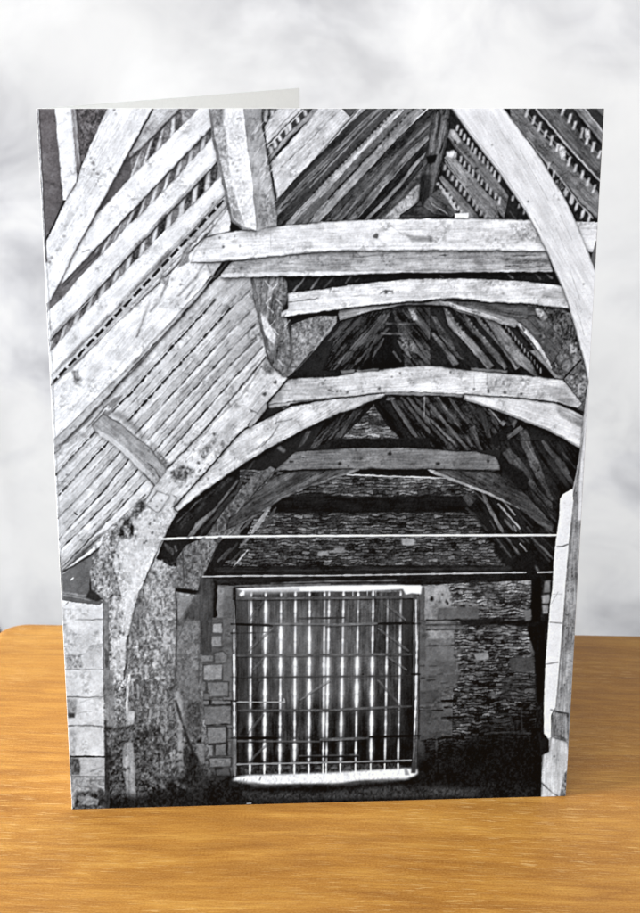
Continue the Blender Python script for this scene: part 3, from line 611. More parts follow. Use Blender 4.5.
def draw_trusses():
    # ---------- farthest truss
    ctx(140,460)
    P([(180,420),(240,330),(640,40),(640,640),(100,640),(150,520)], 30, 'n', amp=8)
    L([(235,400),(395,245)], 1.5, 118, .8); P([(245,395),(300,340),(420,230),(560,110),(600,110),(440,260),(330,380),(260,440)], 52, 'w', 48, 26, soft=.4)
    P([(300,490),(360,400),(480,300),(560,200),(620,120),(640,130),(560,230),(480,330),(400,420),(330,500)], 112, 'w', 48, 30, edge=(1,24,.6))
    P([(400,420),(640,160),(640,220),(470,400),(380,500)], 46, 'w', 48, 24, soft=.3)
    P([(430,480),(470,420),(560,330),(640,250),(640,500),(430,500)], 104, 'r', amp=26, soft=.5)
    ctx(200,490)
    P([(0,330),(60,270),(140,150),(230,40),(260,-10),(400,20),(440,60),(330,170),(200,260),(120,340),(60,480),(0,620),(-60,640),(-70,500)], 92, 'r', amp=28)
    for a, b, w, l in (((450,105),(330,280),4.5,140),((330,285),(250,370),3,112),((490,110),(380,280),3,84),((305,385),(215,490),1.3,170),((200,370),(110,460),2.4,74),((240,340),(150,440),1.6,66),((180,480),(260,390),2.4,58),((340,180),(240,280),2.2,84),((300,190),(190,290),2.5,100),((170,530),(230,490),2,66)):
        L([a, b], w, l, .9, .6)
    L([(0,340),(110,350),(60,480),(0,590)], 1, 40, .5)
    # timber feet in the middle left
    ctx(140,520)
    P([(105,245),(165,120),(240,190),(250,300),(200,300)], 30, 'n', amp=8); P([(150,140),(215,190),(210,230),(170,190)], 66, 'w', 60, soft=.5)
    P([(100,245),(150,270),(228,312),(232,640),(20,640),(30,430)], 146, 'r', amp=38)
    L([(228,310),(232,640)], 1.2, 50, .8); L([(20,450),(70,640)], 1.4, 70, .6); spots([(60,260),(225,640)], 60, 1.2, 78, .7); spots([(60,260),(225,640)], 40, 1.3, 195, .7)
    P([(235,250),(285,170),(360,130),(440,120),(505,150),(480,220),(430,320),(395,400),(375,440),(235,432),(232,300)], 104, 'r', amp=30)
    L([(270,180),(285,420)], 1.2, 52, .8); L([(240,200),(225,170),(250,250)], 2.5, 120, .5); L([(505,150),(430,320),(385,420),(378,470)], 2, 30, .85)
    P([(228,430),(300,440),(375,447),(372,482),(300,470),(228,458)], 30, 'w', 0, 8, soft=.3)
    P([(240,478),(345,492),(300,560),(262,625),(245,640)], 128, 'p', amp=20); P([(345,490),(470,380),(465,640),(270,640),(300,570)], 70, 'w', 90, 20, soft=.8, a=.8)
    L([(235,480),(238,640)], 1.2, 50, .7); P([(380,360),(470,372),(462,640),(385,640)], 66, 'w', 90, 14, soft=.5)
    # collar and braces of the far truss
    ctx(330,430)
    P([(-345,250),(-220,140),(0,125),(100,118),(430,110),(640,125),(940,140),(1060,170),(1090,230),(1085,255),(640,248),(430,250),(0,248),(-350,256)], 112, 'w', 0, 26)
    D((385,147), 2.3, 32); D((62,216), 1.9, 40); D((118,232), 1, 45); D((693,216), 2.4, 40); D((1010,200), 1.8, 30); D((-240,200), 1.5, 28); L([(0,246),(430,250),(1080,256)], 1, 40, .8)
    D((330,215), 1.2, 60); spots([(-200,140),(1050,235)], 60, .9, 80, .5)
    ctx(235,430)
    P([(0,430),(40,380),(110,300),(190,255),(230,232),(258,250),(245,285),(170,360),(20,525),(-30,560)], 98, 'r', amp=26); L([(350,160),(258,255),(170,355),(20,525)], 1.2, 34, .9)
    P([(-40,560),(20,525),(200,340),(275,288),(370,265),(640,252),(780,250),(640,300),(480,350),(300,430),(200,500),(60,585),(-60,640)], 80, 'w', 30, 30)
    L([(780,248),(640,303),(470,360),(300,432),(200,502),(60,590)], 1.7, 122, .8, .5); L([(275,288),(330,270),(640,255)], 1, 30, .8)
    D((410,310), 7, 46, .6, 2); D((20,485), 1.8, 30); D((85,415), 1.3, 34); D((115,465), 1.4, 34); D((355,202), 1.5, 20); spots([(0,300),(240,520)], 24, 1.2, 60, .6); spots([(280,300),(600,420)], 30, 1.2, 54, .6)
    P([(265,115),(290,100),(325,130),(315,150)], 92, 'p', soft=.5); P([(460,10),(490,10),(440,90),(400,120)], 62, 'w', 60, soft=.4); L([(0,420),(60,280),(130,190)], 3, 60, .7, .8)
    for q in ([(510,70),(570,0)],[(540,75),(600,0)],[(570,70),(620,10)],[(600,60),(660,-10)]): L(q, 1, 88, .7)
    ctx(330,430); P([(-20,308),(60,285),(190,243),(186,256),(90,288),(-20,325)], 162, 'w', 15, 16)
    L([(110,284),(640,305),(1000,312)], 1.4, 198, .9, .3)
    ctx(420,430)
    P([(60,256),(180,256),(430,268),(480,275),(560,320),(640,378),(760,500),(860,610),(840,650),(760,600),(640,500),(450,405),(270,340)], 78, 'w', -28, 30)
    P([(45,252),(95,256),(270,332),(450,400),(640,500),(640,508),(440,415),(260,348),(60,268)], 172, 'w', -28, 16); L([(640,500),(740,570),(850,650)], 1.4, 88, .7)
    L([(180,256),(430,262),(500,278)], 1, 28, .8); L([(640,300),(760,430),(880,580)], 1.6, 24, .8)

def draw_front_trusses():
    # ---------- dim roof between second and third collar
    ctx(340,270)
    P([(-120,640),(-60,500),(0,320),(200,255),(400,220),(640,215),(1000,240),(1400,250),(1400,700),(640,660),(0,660)], 25, 'n', amp=6)
    P([(-100,640),(0,330),(200,262),(330,235),(290,420),(200,650)], 46, 'w', 50, 44)
    P([(330,235),(420,225),(640,240),(800,640),(420,640),(380,430)], 50, 'w', -52, 44)
    P([(280,400),(330,380),(345,500),(400,640),(190,640)], 18, 'n', amp=6, soft=1.5)
    for a, b, w, l in (((140,295),(-20,480),4,74),((160,330),(0,560),2,50),((80,300),(-60,440),3,66),((290,285),(40,575),4,100),((250,300),(20,560),1.6,110),((310,370),(120,580),3,76),((240,420),(170,560),1.4,84),((280,440),(215,545),2.5,78),((330,260),(200,400),1.6,60),
                       ((440,240),(640,510),5,84),((470,290),(620,460),2,112),((500,240),(660,420),4,60),((370,450),(445,550),3,104),((400,415),(560,590),3,92),((480,440),(550,545),2.4,92),((340,520),(385,580),2.4,82),((540,240),(640,370),4,58)):
        b = lerp(a, b, 1.12)
        L([a, b], w, l*.92, .8, 1.1)
    L([(300,340),(490,342)], 2, 100, .85, .6); L([(265,405),(400,412)], 1.7, 104, .8, .6); P([(440,255),(475,245),(495,310),(470,325)], 122, 'r', amp=50, soft=.4)
    P([(380,430),(460,440),(510,540),(400,500)], 88, 'r', amp=40, soft=.6)
    ctx(430,270)
    P([(0,228),(150,225),(300,262),(520,330),(640,480),(700,700),(0,640)], 40, 'w', -52, 12)
    for q, l in (([(0,400),(30,400),(190,600),(150,620)],96),([(0,290),(40,300),(220,580),(170,560),(60,420)],84),([(85,235),(110,240),(200,380),(280,450),(410,610),(370,640),(230,470),(120,360)],122),([(120,240),(150,235),(260,340),(480,590),(460,620),(300,440),(180,300)],66),
                 ([(175,240),(200,250),(310,390),(430,520),(500,620),(480,640),(380,520),(260,380)],104),([(258,260),(290,275),(400,410),(480,490),(580,620),(550,640),(440,480),(320,350)],138),([(340,300),(400,300),(520,420),(640,570),(700,700),(560,600),(430,440)],118)):
        P(q, l, 'w', -50, 40)
    for p, q, n in (((200,260),(400,500),10),((290,275),(470,490),9),((95,245),(240,420),6)):
        for i in range(n): D(lerp(p, q, (i+_rng.rand()*.5)/n), 1, 195, .8)
    L([(480,325),(560,440),(700,630)], 2.2, 32, .95); L([(465,328),(640,560)], 2, 96, .8); 
    for i in range(13):
        p = lerp((440,320),(700,650),i/13); P([p,(p[0]+20,p[1]+8),(p[0]+24,p[1]+36),(p[0]+4,p[1]+26)], 22, 'n', soft=.2); L([(p[0]+26,p[1]+4),(p[0]+28,p[1]+34)], 1, 170, .7)
    L([(300,270),(420,430),(560,620)], 1.2, 24, .8); L([(130,235),(260,400),(420,620)], 1.6, 22, .8)
    # slab of timber right of it and the mottled corner
    ctx(510,270)
    P([(0,205),(240,235),(385,245),(440,470),(480,640),(500,860),(440,860),(340,700),(300,690),(260,640),(20,330),(0,300)], 72, 'r', amp=36)
    P([(20,315),(160,300),(240,330),(330,440),(325,510),(270,610),(235,600),(60,350)], 88, 'w', -45, 30); P([(0,215),(160,240),(200,290),(20,310),(0,320)], 70, 'w', 0, 24)
    L([(18,325),(60,350),(140,430),(200,520),(265,635)], 3.6, 186, .95, .3); P([(70,350),(100,380),(90,400)], 60, 'n', soft=.4); L([(15,345),(10,330),(25,308)], 1.4, 25)
    P([(160,245),(200,250),(240,300),(220,315),(180,290)], 168, 'r', amp=50, soft=.5); P([(355,280),(385,275),(385,310),(365,305)], 150, 'r', amp=50, soft=.4); P([(380,470),(430,460),(425,520),(385,530)], 160, 'r', amp=50, soft=.6)
    P([(300,560),(340,520),(470,560),(440,650),(360,680)], 108, 'r', amp=34, soft=.6); spots([(180,260),(420,480)], 34, 1.2, 140, .55); spots([(180,260),(430,640)], 40, 1.4, 28, .7)
    ctx(510,350)
    L([(455,65),(365,155),(345,185)], 1.8, 20); L([(365,155),(290,70)], 1.4, 30)
    P([(120,0),(180,0),(240,90),(300,160),(350,165),(340,188),(290,180),(230,110)], 152, 'w', -48, 34); P([(350,180),(460,80),(480,130),(500,210),(495,330),(455,345),(345,200)], 118, 'r', amp=46); L([(342,192),(460,345)], 1.8, 26, .95)
    P([(450,75),(480,140),(470,160),(430,150),(380,155)], 86, 'r', amp=20); P([(455,345),(495,335),(480,425),(430,380)], 112, 'w', -50, 30)
    # ---------- third collar with its arched braces
    ctx(0, 0, 1)
    P([(288,379),(312,377.5),(337.5,376.6),(355,372.5),(379,370),(410,366.4),(427.5,365.6),(440,366.5),(467.5,370),(530,375.8),(563,379.8),(582,403.5),(578,408),(557,403.5),(530,399.3),(464,395.5),(440,393),(385,393),(350,396.5),(300,402),(270,408),(267,404)], ((300,390,196),(420,380,214)), 'w', 3, 30)
    P([(384,392),(420,391.5),(463,394),(463,397.5),(440,395.6),(385,395)], 138, 'w', 0, 14); L([(384,395.6),(440,396),(463,398)], 1, 28, .9)
    L([(268,404.5),(290,402),(350,396.6),(384,393)], 1.2, 52, .9, .4); P([(268,404),(291,402.5),(290,405.5),(270,409)], 176, 'w', 5, 14)
    L([(464,394.5),(530,399),(557,402.5),(583,412)], 1.5, 34, .95, .4); L([(557,402),(570,408),(583,416)], 2.6, 26, .95, .3)
    L([(288,379),(337,376.6),(357,372),(409,366.5),(428,365.6),(467,370),(530,375.8),(563,380)], 1, 60, .7)
    L([(267,404),(288,379)], 1.3, 40, .9)
    P([(341,370.3),(355,369.6),(355,373),(341,374.5)], 112, 'w', 5, 14); P([(356.5,370.5),(379,368),(379,371.2),(357,372.2)], 128, 'w', 5, 14); P([(470,367.2),(508,370.3),(508,373),(471,370.5)], 126, 'w', -4, 16)
    P([(540,385),(565,388),(578,404),(560,402)], 150, 'w', -8, 34, soft=1.2, a=.7); P([(274,392),(284,394),(282,401),(272,402)], 130, 'w', 10, 30, soft=1, a=.7)
    for x, y, r in ((340.5,391,1.2),(346.7,391.5,1.8),(363,391.3,1.2),(379.3,389,1.7),(337,391.5,1.3),(329,389.5,1.2),(325,375,1),(474,389,1.6),(488.5,391,1.7),(487,384,1),(505,392.5,1.4),(521.5,393.8,1.3),(325.5,380,1),(412,374,1),(451,372,1.2),(392,377,1),(400,373,1)): D((x,y), r, 60, .85)
    L([(487.5,374),(488,393)], .9, 110, .6); L([(474,374),(474,386)], .8, 130, .5); L([(345,391),(379,387)], .8, 130, .6)
    P([(463.6,394.6),(530,399.4),(557,403.5),(584,416),(583,430),(581,449),(565,439),(549,430.5),(510,416),(499,411.3),(464.4,399.2)], 224, 'w', -18, 24, edge=(.9,70,.5))
    P([(555,405),(583,418),(583,428),(560,416)], 150, 'w', -25, 36, soft=.8); L([(464,398.5),(499,410),(520,418),(549,429.5),(580,447)], 1.8, 150, .8, .3); L([(464,399.8),(499,411.8),(520,419.8),(549,431.4),(579,449)], 1.1, 40, .8)
    P([(250,427),(262,421),(275,414.5),(292,406.5),(320,401),(350,397.2),(385,393.8),(384.5,395.6),(377.5,398),(355.6,408),(340,412.8),(318.75,422),(289,437.5),(265.6,450),(240,466),(202.5,492),(177.5,511.5),(172,508),(216,460),(240,433)], 214, 'w', 32, 28)
    L([(385,396),(377.5,398.4),(355.6,408.4),(340,413),(318.75,422.4),(289,438),(265.6,450.4),(240,466.4),(202.5,492.4),(177.5,512)], 1.1, 60, .9, .4)
    L([(383,396),(355,406),(318,420),(289,435.5),(262,450),(238,465)], 1.2, 170, .6)
    P([(250,426),(265,405),(268,408.5),(288,405),(275,414),(262,420.5)], 42, 'n', amp=10, soft=.2)
    for q in ([(277,418),(276,424)],[(277,422),(292,419)],[(262,446),(272,436),(279,425)],[(256,450),(265,441)]): L(q, .9, 80, .8)
    L([(284,408),(292,409)], 2, 110, .7, .9); spots([(280,402),(340,415)], 18, .9, 110, .6)
    # ---------- principal rafter behind them (left)
    P([(292,325),(306,319),(316,316),(337,316),(336.5,323),(312.5,351),(295,371),(283,380),(276,372),(290,350)], 122, 'r', amp=34); L([(336.5,322),(312.5,351),(295,371)], 2.4, 160, .7, .4); L([(337.5,324),(313.5,353),(289,380)], 1, 30, .8)
    P([(266,356),(272,366),(283,376),(288,378),(265.6,404.5),(250,425),(240,432),(198,480),(173.6,507),(176,512),(157,518),(138,522),(130,512),(146,499),(168,467.5),(202.5,431.5),(240,388)], 212, 'w', 48, 30)
    L([(266,357),(240,388.5),(202.5,432),(168,468)], 1.8, 48, .9, .6); L([(262,366),(240,398),(213,422),(205,434)], 2.2, 130, .5, .9)
    L([(312.5,351),(288,379),(265.6,404.5),(250,425.5),(240,433),(198,480.5),(174,507.5)], 1.3, 40, .95, .35)
    P([(265.6,402),(268,407),(250,429),(248,424)], 160, 'w', 50, 12)
    for x, y, r in ((275.3,382.5,2.2),(264.8,394.3,2.4),(252,411,1.3),(204,456,2),(206,448,1.4),(199,463,1.6),(200,470,1.2),(214,434,1.5),(202,433,1.6),(191,443,1.5)): D((x,y), r, 62, .9)
    P([(170,472),(185,464),(195,470),(186,480),(172,478)], 100, 'r', amp=50, soft=1.2); P([(198,452),(222,430),(214,446),(203,462)], 120, 'r', amp=50, soft=1.4, a=.7); spots([(182,440),(222,480)], 40, 1.1, 70, .7); spots([(170,470),(200,488)], 30, 1.1, 60, .7)
    P([(266,356),(276,368),(270,376),(262,368)], 110, 'r', amp=40, soft=.8, a=.7); L([(250,409),(257,413)], 1, 80); spots([(240,370),(290,400)], 26, .9, 90, .6)
    # plate block with three pegs, and the foot post going down the wall
    P([(157,491),(171,496),(163,508),(158,513),(146,505.5)], 218, 'w', 20, 14, edge=(.9,90,.6)); P([(171,493),(178,497),(168,514),(160,512)], 206, 'w', 50, 20)
    for p in ((150.6,501.4),(162,501),(156.5,506.5)): D(p, .9, 40, 1)
    P([(134,512),(146,506),(157,513),(173,508),(178,512),(172,522),(160,545),(150,568),(143,585),(139,592),(136,602),(129,634),(126,636),(122,600),(120,590),(112,560),(118,535)], 200, 'r', amp=26)
    P([(128,515),(150,514),(160,520),(150,545),(138,580),(128,630),(126,580),(124,545)], 214, 'r', amp=18, soft=1, a=.7)
    L([(174,509),(178,512),(172,522),(160,545),(143,585)], 1.3, 50, .85, .4); L([(143,585),(136,603),(129,634)], 2, 96, .7)
    for p in ((150,523.5),(152.5,533),(146,541),(155,520),(144,543)): D(p, 1.5, 66, .85)
    spots([(115,515),(165,590)], 70, .9, 140, .55); spots([(118,515),(165,590)], 40, .9, 242, .5)
    ctx(45,490)
    P([(385,270),(480,180),(560,110),(640,60),(640,120),(560,180),(560,300),(470,330),(430,500),(440,640),(400,720),(300,640),(285,520),(330,420)], 136, 'r', amp=46, soft=.6)
    P([(480,235),(505,230),(508,295),(480,298)], 34, 'r', soft=.4); P([(545,225),(568,225),(568,290),(548,295)], 34, 'r', soft=.4); P([(510,180),(540,185),(535,225),(500,225)], 60, 'r', soft=.6)
    spots([(300,300),(480,640)], 60, 1.3, 60, .75); spots([(300,300),(480,640)], 40, 1.3, 205, .7); spots([(450,180),(600,330)], 20, 1.1, 60, .7)
    P([(560,90),(640,50),(640,110),(580,190)], 105, 'r', amp=40, soft=.8)
    # ---------- second collar
    ctx(340,270)
    P([(0,250),(200,235),(400,213),(560,205),(640,195),(1000,225),(1140,330),(1120,370),(1060,350),(900,305),(760,270),(700,235),(560,222),(400,225),(200,262),(0,325),(-10,280)], 150, 'w', 8, 24)
    L([(640,205),(760,238),(880,275),(1000,315),(1060,345),(1080,345)], 3.4, 205, .9, .3); L([(0,318),(200,256),(330,232)], 2.2, 168, .8, .3)
    L([(0,326),(200,264),(400,227),(560,222),(700,235),(760,258),(900,300),(1060,352)], 1, 30, .9)
    P([(700,200),(900,205),(1200,228),(1200,300),(1090,310),(1000,280),(860,250),(760,225)], 88, 'w', -8, 26, soft=.4)
    ctx(0, 0, 1)
    P([(287.5,293.5),(320,289.5),(340,286.4),(371,283),(402,279.4),(427.5,278.4),(440,278.4),(477,278.6),(530,281.7),(562,286),(572,309),(530,303.8),(492.5,302.2),(458,298.4),(440,299),(387,303.6),(350,307.8),(281,317.3),(279.5,312),(288,309)], 224, 'w', 3, 30)
    L([(281,316),(350,306),(387,302),(440,297.4)], 1.6, 240, .7, .3); L([(281,317.8),(350,308.4),(387,304.2),(440,299.6),(458,299),(492,302.8),(530,304.4),(570,309.5)], 1.2, 44, .9, .4)
    L([(288,302),(302,301),(318,298)], 1.2, 70, .8); D((386,292), 1.8, 80); L([(380,294),(385,290.5),(392,291),(393,294)], 1.3, 70, .8); L([(354,296),(375,295)], .8, 110, .7); L([(330,293),(331,288),(327,289)], .9, 90, .7)
    spots([(300,290),(340,302)], 16, 1.3, 170, .6); spots([(440,283),(560,300)], 60, .9, 120, .6); spots([(345,285),(440,298)], 30, .8, 130, .6); P([(545,288),(566,290),(568,300),(540,298)], 150, 'w', -5, 34, soft=1, a=.6)
    # ---------- post below the first collar
    P([(251,275),(283,275),(287,284),(288,298),(281,311),(279,316),(287,318),(291,342),(293.5,357),(290,366),(283,374.5),(272,366),(265.6,348),(259,320),(254,300)], 132, 'w', 82, 50, edge=(1,60,.6))
    P([(281,276),(287,284),(288,300),(279,316),(291,342),(293,357),(283,374),(277,350),(276,320),(275,295)], 92, 'r', amp=40, soft=1.2, a=.7)
    P([(260,312),(268,322),(276,335),(274,345),(265,335),(259,320)], 205, 'r', amp=20, soft=.6)
    for i in range(26):
        y = 280+_rng.rand()*84; x = 262+(y-280)*.16+_rng.rand()*16; s = 1 if _rng.rand() < .5 else -1
        L([(x,y),(x+5,y-s*6)], 1.1, 80 if _rng.rand() < .6 else 205, .7, .6)
    L([(252,277),(258,305),(262,330),(270,352)], 3.2, 84, .7, .7); L([(289,320),(291,345),(291,360)], 3, 70, .6, .6, soft=.5); D((277,350.5), 1.8, 40); D((279,308), 1.3, 215)
    for p in ((260,334),(262,338),(270,368)): D(p, 2, 70, .6)
    # dark gap, then the first collar and the board under it
    P([(287,275),(320,275),(552,271.5),(566,290),(561,285.4),(530,281),(477,278),(440,277.6),(402,279),(371,282.6),(340,286),(320,289),(288,293)], 34, 'n', amp=8)
    for q in ([(306,276),(294,291)],[(321,276),(311,289)],[(335,275.5),(324,288)],[(352,276),(346,283)]): L(q, 1.8, 130, .8, .5)
    for q in ([(506,272),(513,278)],[(535,273),(540,279)],[(546,273),(552,278)],[(556,275),(560,280)],[(440,275),(443,277)]): L(q, 1.6, 120, .7, .6)
    L([(360,278),(355,282)], 2.5, 70, .6)
    P([(232,261),(320,251),(400,249.5),(546,250),(553,271.5),(400,272.5),(320,275.5),(221,277),(222,273)], 172, 'w', 1, 34)
    P([(221,273.5),(240,272),(320,270.5),(400,270.4),(500,269.6),(552,269),(553,271.8),(400,272.6),(320,275.8),(221,277.2)], 218, 'w', 1, 12)
    P([(236,264),(262,262),(262,271),(240,272)], 138, 'w', 2, 34, soft=1.2, a=.7); L([(353,251),(353,257.5),(360,257.5),(402,251.5)], .9, 80, .8); P([(354,251.5),(400,251),(360,257)], 205, 'w', 2, 10)
    D((445,255.5), 1.4, 50); L([(440,255.3),(448,255.5)], 1, 60); L([(458,252),(480,252)], 2.2, 100, .7, .9); P([(500,253),(540,252),(545,268),(505,268)], 150, 'w', 0, 60, soft=.8, a=.8)
    for q in ([(505,256),(535,255)],[(512,262),(540,260)],[(520,268),(545,266)]): L(q, 1.4, 70, .6, .9)
    P([(191,262.5),(196,250),(205,238),(218,233.6),(230,232),(243,230),(271,227),(320,222.6),(345,220.5),(400,219),(455,218.3),(510,219.3),(560,220.5),(598,222),(597,252),(546,251.2),(510,250.6),(400,250.2),(320,251.6),(236,260.2),(220,261.6)], 228, 'w', 2, 26)
    L([(191,262.8),(220,262),(236,260.8),(320,252.2),(400,250.8),(546,251.6)], 1.2, 70, .9, .4); L([(222,259),(320,249),(400,247.4),(530,247.6)], 2, 246, .6, .3)
    L([(205,237.5),(230,231.6),(271,226.6),(345,220),(400,218.6),(455,217.8),(530,219.3)], 1, 60, .75, .6)
    for x, y, r in ((220,238,1.2),(223.6,246.3,1.5),(235,236.6,1),(204,253,1),(240,246,.9),(375.8,236,3)): D((x,y), r, 70, .9)
    D((375.8,236), 2.2, 96); P([(402,232),(415,236),(432,236),(434,241),(412,242)], 168, 'w', 2, 34, soft=1, a=.8); spots([(400,222),(500,240)], 40, 1, 160, .5); L([(390,225),(404,236)], .9, 130, .6)
    L([(271,228),(271,250)], .8, 170, .6); P([(508,224),(540,222),(545,246),(530,242),(515,236)], 158, 'r', amp=60, soft=1.6, a=.6); spots([(505,225),(545,245)], 14, 1.2, 90, .5)
    P([(454.5,212.8),(468.8,212.8),(468.8,217.8),(454.5,217.8)], 226, 'p', amp=8, edge=(.7,130,.6))
    # ---------- tall post at top
    P([(208,104),(262,104),(262,126),(267,152),(270,172),(275,200),(277,217),(277.5,226),(257,231),(243,230),(232,222),(226,200),(221,176),(214,145)], 160, 'w', 82, 24)
    P([(224,104),(243,104),(245,127),(247.4,147),(251,170),(253,187),(253,200),(255,213),(257,231),(243,226),(234,200),(229,180),(226,150),(222,125)], 232, 'r', amp=18)
    P([(208,104),(225,104),(224,125),(228,152),(232,185),(238,205),(245,226),(232,222),(226,200),(221,176),(214,145)], 186, 'r', amp=34, soft=.5)
    L([(210,108),(214,140),(220,165),(226,193),(231,218),(242,229)], 2.8, 92, .75, .6); P([(209,106),(224,106),(222,125),(214,128)], 140, 'r', amp=30, soft=.8)
    for i in range(44):
        y = 112+_rng.rand()*105; x = 248+(y-112)*.09+_rng.rand()*17; l = 4+_rng.rand()*7
        L([(x,y),(x+l*.75,y-l)], .9, 225 if _rng.rand() < .55 else 110, .6, .5)
    for p in ((236,167),(238,171),(231,158),(240,160),(233,163)): D(p, 1.6, 120, .7)
    spots([(226,120),(250,225)], 50, .9, 150, .55); L([(237,119),(240,117.5),(241,118.5)], 1.1, 60); P([(262,190),(275,205),(277,222),(262,228),(258,216)], 120, 'r', amp=36, soft=1, a=.7); L([(255,200),(257,230)], 1.2, 110, .7)
    L([(262,110),(267,152),(276,210)], 1.3, 70, .7); L([(232,222),(243,230),(257,231.5)], 1.4, 60, .8)
def draw_rods_and_brace():
    ctx(0, 0, 1)
    L([(162,539.2),(200,537.6),(240,536.6),(300,536.2),(400,535.6),(557,535.2)], 2.5, 150, .8, .2); L([(162,538.9),(200,537.2),(240,536.2),(300,535.8),(400,535.2),(557,534.8)], 1.8, 240, .95, .3)
    for x in (187,194,203,219,256): L([(x,537.6),(x+2,537.6)], 1.6, 70, .8)
    L([(203,576.6),(240,575.9),(325,575.6),(400,574.4),(490,572.8),(526,572.3)], 1.5, 178, .9, .7); L([(538,572.3),(553,571.8)], 1.5, 180, .9, .5); L([(203,577.8),(325,577),(526,574)], .9, 30, .7)
    # ---------- great curved brace sweeping down the right, and the pier under it
    P([(449,104),(500,104),(504,109),(525,137.5),(541,159),(552,178),(564,197),(572.5,214.4),(579,230),(586.6,247),(592,262),(600,285),(596,420),(588,440),(588,381),(585,365),(578.8,342),(572.5,318.4),(564.7,293.4),(558.4,279),(547.5,253.4),(536.6,231.6),(525.6,211),(510,189),(500,174),(470,135)], 229, 'w', -60, 15)
    L([(451,108),(470,134),(500,173),(510,188.6),(525.6,210.6),(536.6,231),(547.5,253),(558.4,279),(564.7,293),(572.5,318),(578.8,341.6),(588,381)], 1.3, 110, .8, .4)
    L([(453,108),(472,133),(502,172),(527,210)], 1.2, 178, .7); L([(504,109),(525,137),(541,159),(552,178),(564,197),(579,230),(592,262)], 1, 130, .7, .7)
    for q in ([(534,218),(541,230)],[(556,228),(566,252)],[(560,215),(572,240)],[(520,150),(548,200)],[(500,130),(520,160)],[(575,300),(584,335)],[(570,270),(580,300)]): L(q, .8, 178, .6, .8)
    D((528,201.5), 1, 70); D((492,145), 1, 110); D((583.5,284), 1, 80); spots([(553,185),(562,200)], 10, .8, 120, .7); spots([(576,290),(592,350)], 16, .8, 160, .5)
    P([(596,240),(600,250),(600,300),(595,272),(591,258)], 96, 'n', a=.9)
    P([(588,381),(600,380),(596,800),(541,800),(541.5,783),(542,755),(549,750.6),(548.6,739),(544,733),(544,705),(545.5,664),(548.6,623),(550,605),(552.5,588),(554,558),(556,540),(559.5,515),(560,499),(563,494),(572.6,488.5),(576.5,471),(580,449),(583.4,417)], 196, 'w', 90, 22)
    P([(588,400),(596,400),(588,640),(580,800),(551,800),(551,715),(555,707),(558.75,667),(562,627),(565,585),(568.75,540),(572,500),(578,470)], 150, 'w', 88, 42)
    P([(588,385),(594,385),(590,470),(584,520),(578,520),(579,480),(583,440)], 212, 'w', 88, 20, soft=.5)
    P([(560,499),(563,494),(572.6,488.5),(573,500),(568.75,540),(565,585),(562,627),(558.75,667),(555,707),(551,715),(551,737),(548,738),(544,733),(544,705),(545.5,664),(548.6,623),(550,605),(552.5,588),(554,558),(556,540),(559.5,515)], 228, 'p', amp=12)
    L([(573,500),(568.75,540),(565,585),(562,627),(558.75,667),(555,707)], 1.2, 242, .6); L([(575,500),(570.5,540),(566.5,585),(563.5,627),(560,667),(556.5,706)], 1.3, 110, .5, .7)
    L([(557,546.4),(563,546),(568,544)], 1.1, 70); L([(550,622),(562,623)], 1, 110); L([(546,664),(558,662)], 1.2, 110); L([(551,604),(558,592)], .7, 180); L([(553,594),(562,594)],.8,170,.6)
    L([(551,709.5),(558,712),(568,713.5)], 2, 40, .9, .5)
    P([(551,736),(568,742),(569,800),(541,800),(541.5,783),(542,755),(549,751)], 200, 'w', 88, 28); P([(553,712),(569,714),(568,740),(560,736),(553,735)], 136, 'w', 88, 44)
    L([(541,782),(552,792),(558,796)], 1.2, 60, .8); P([(565,772),(570,768),(568,800),(559,800)], 110, 'r', amp=44, soft=.5); D((554,756), .9, 40); P([(540,736),(549,740),(549,751),(540,756)], 30, 'n')
    spots([(566,560),(585,740)], 60, .9, 80, .6); spots([(566,560),(585,740)], 30, .9, 200, .6)
    L([(549,751),(543,754),(541.5,770)], 1, 60, .7)

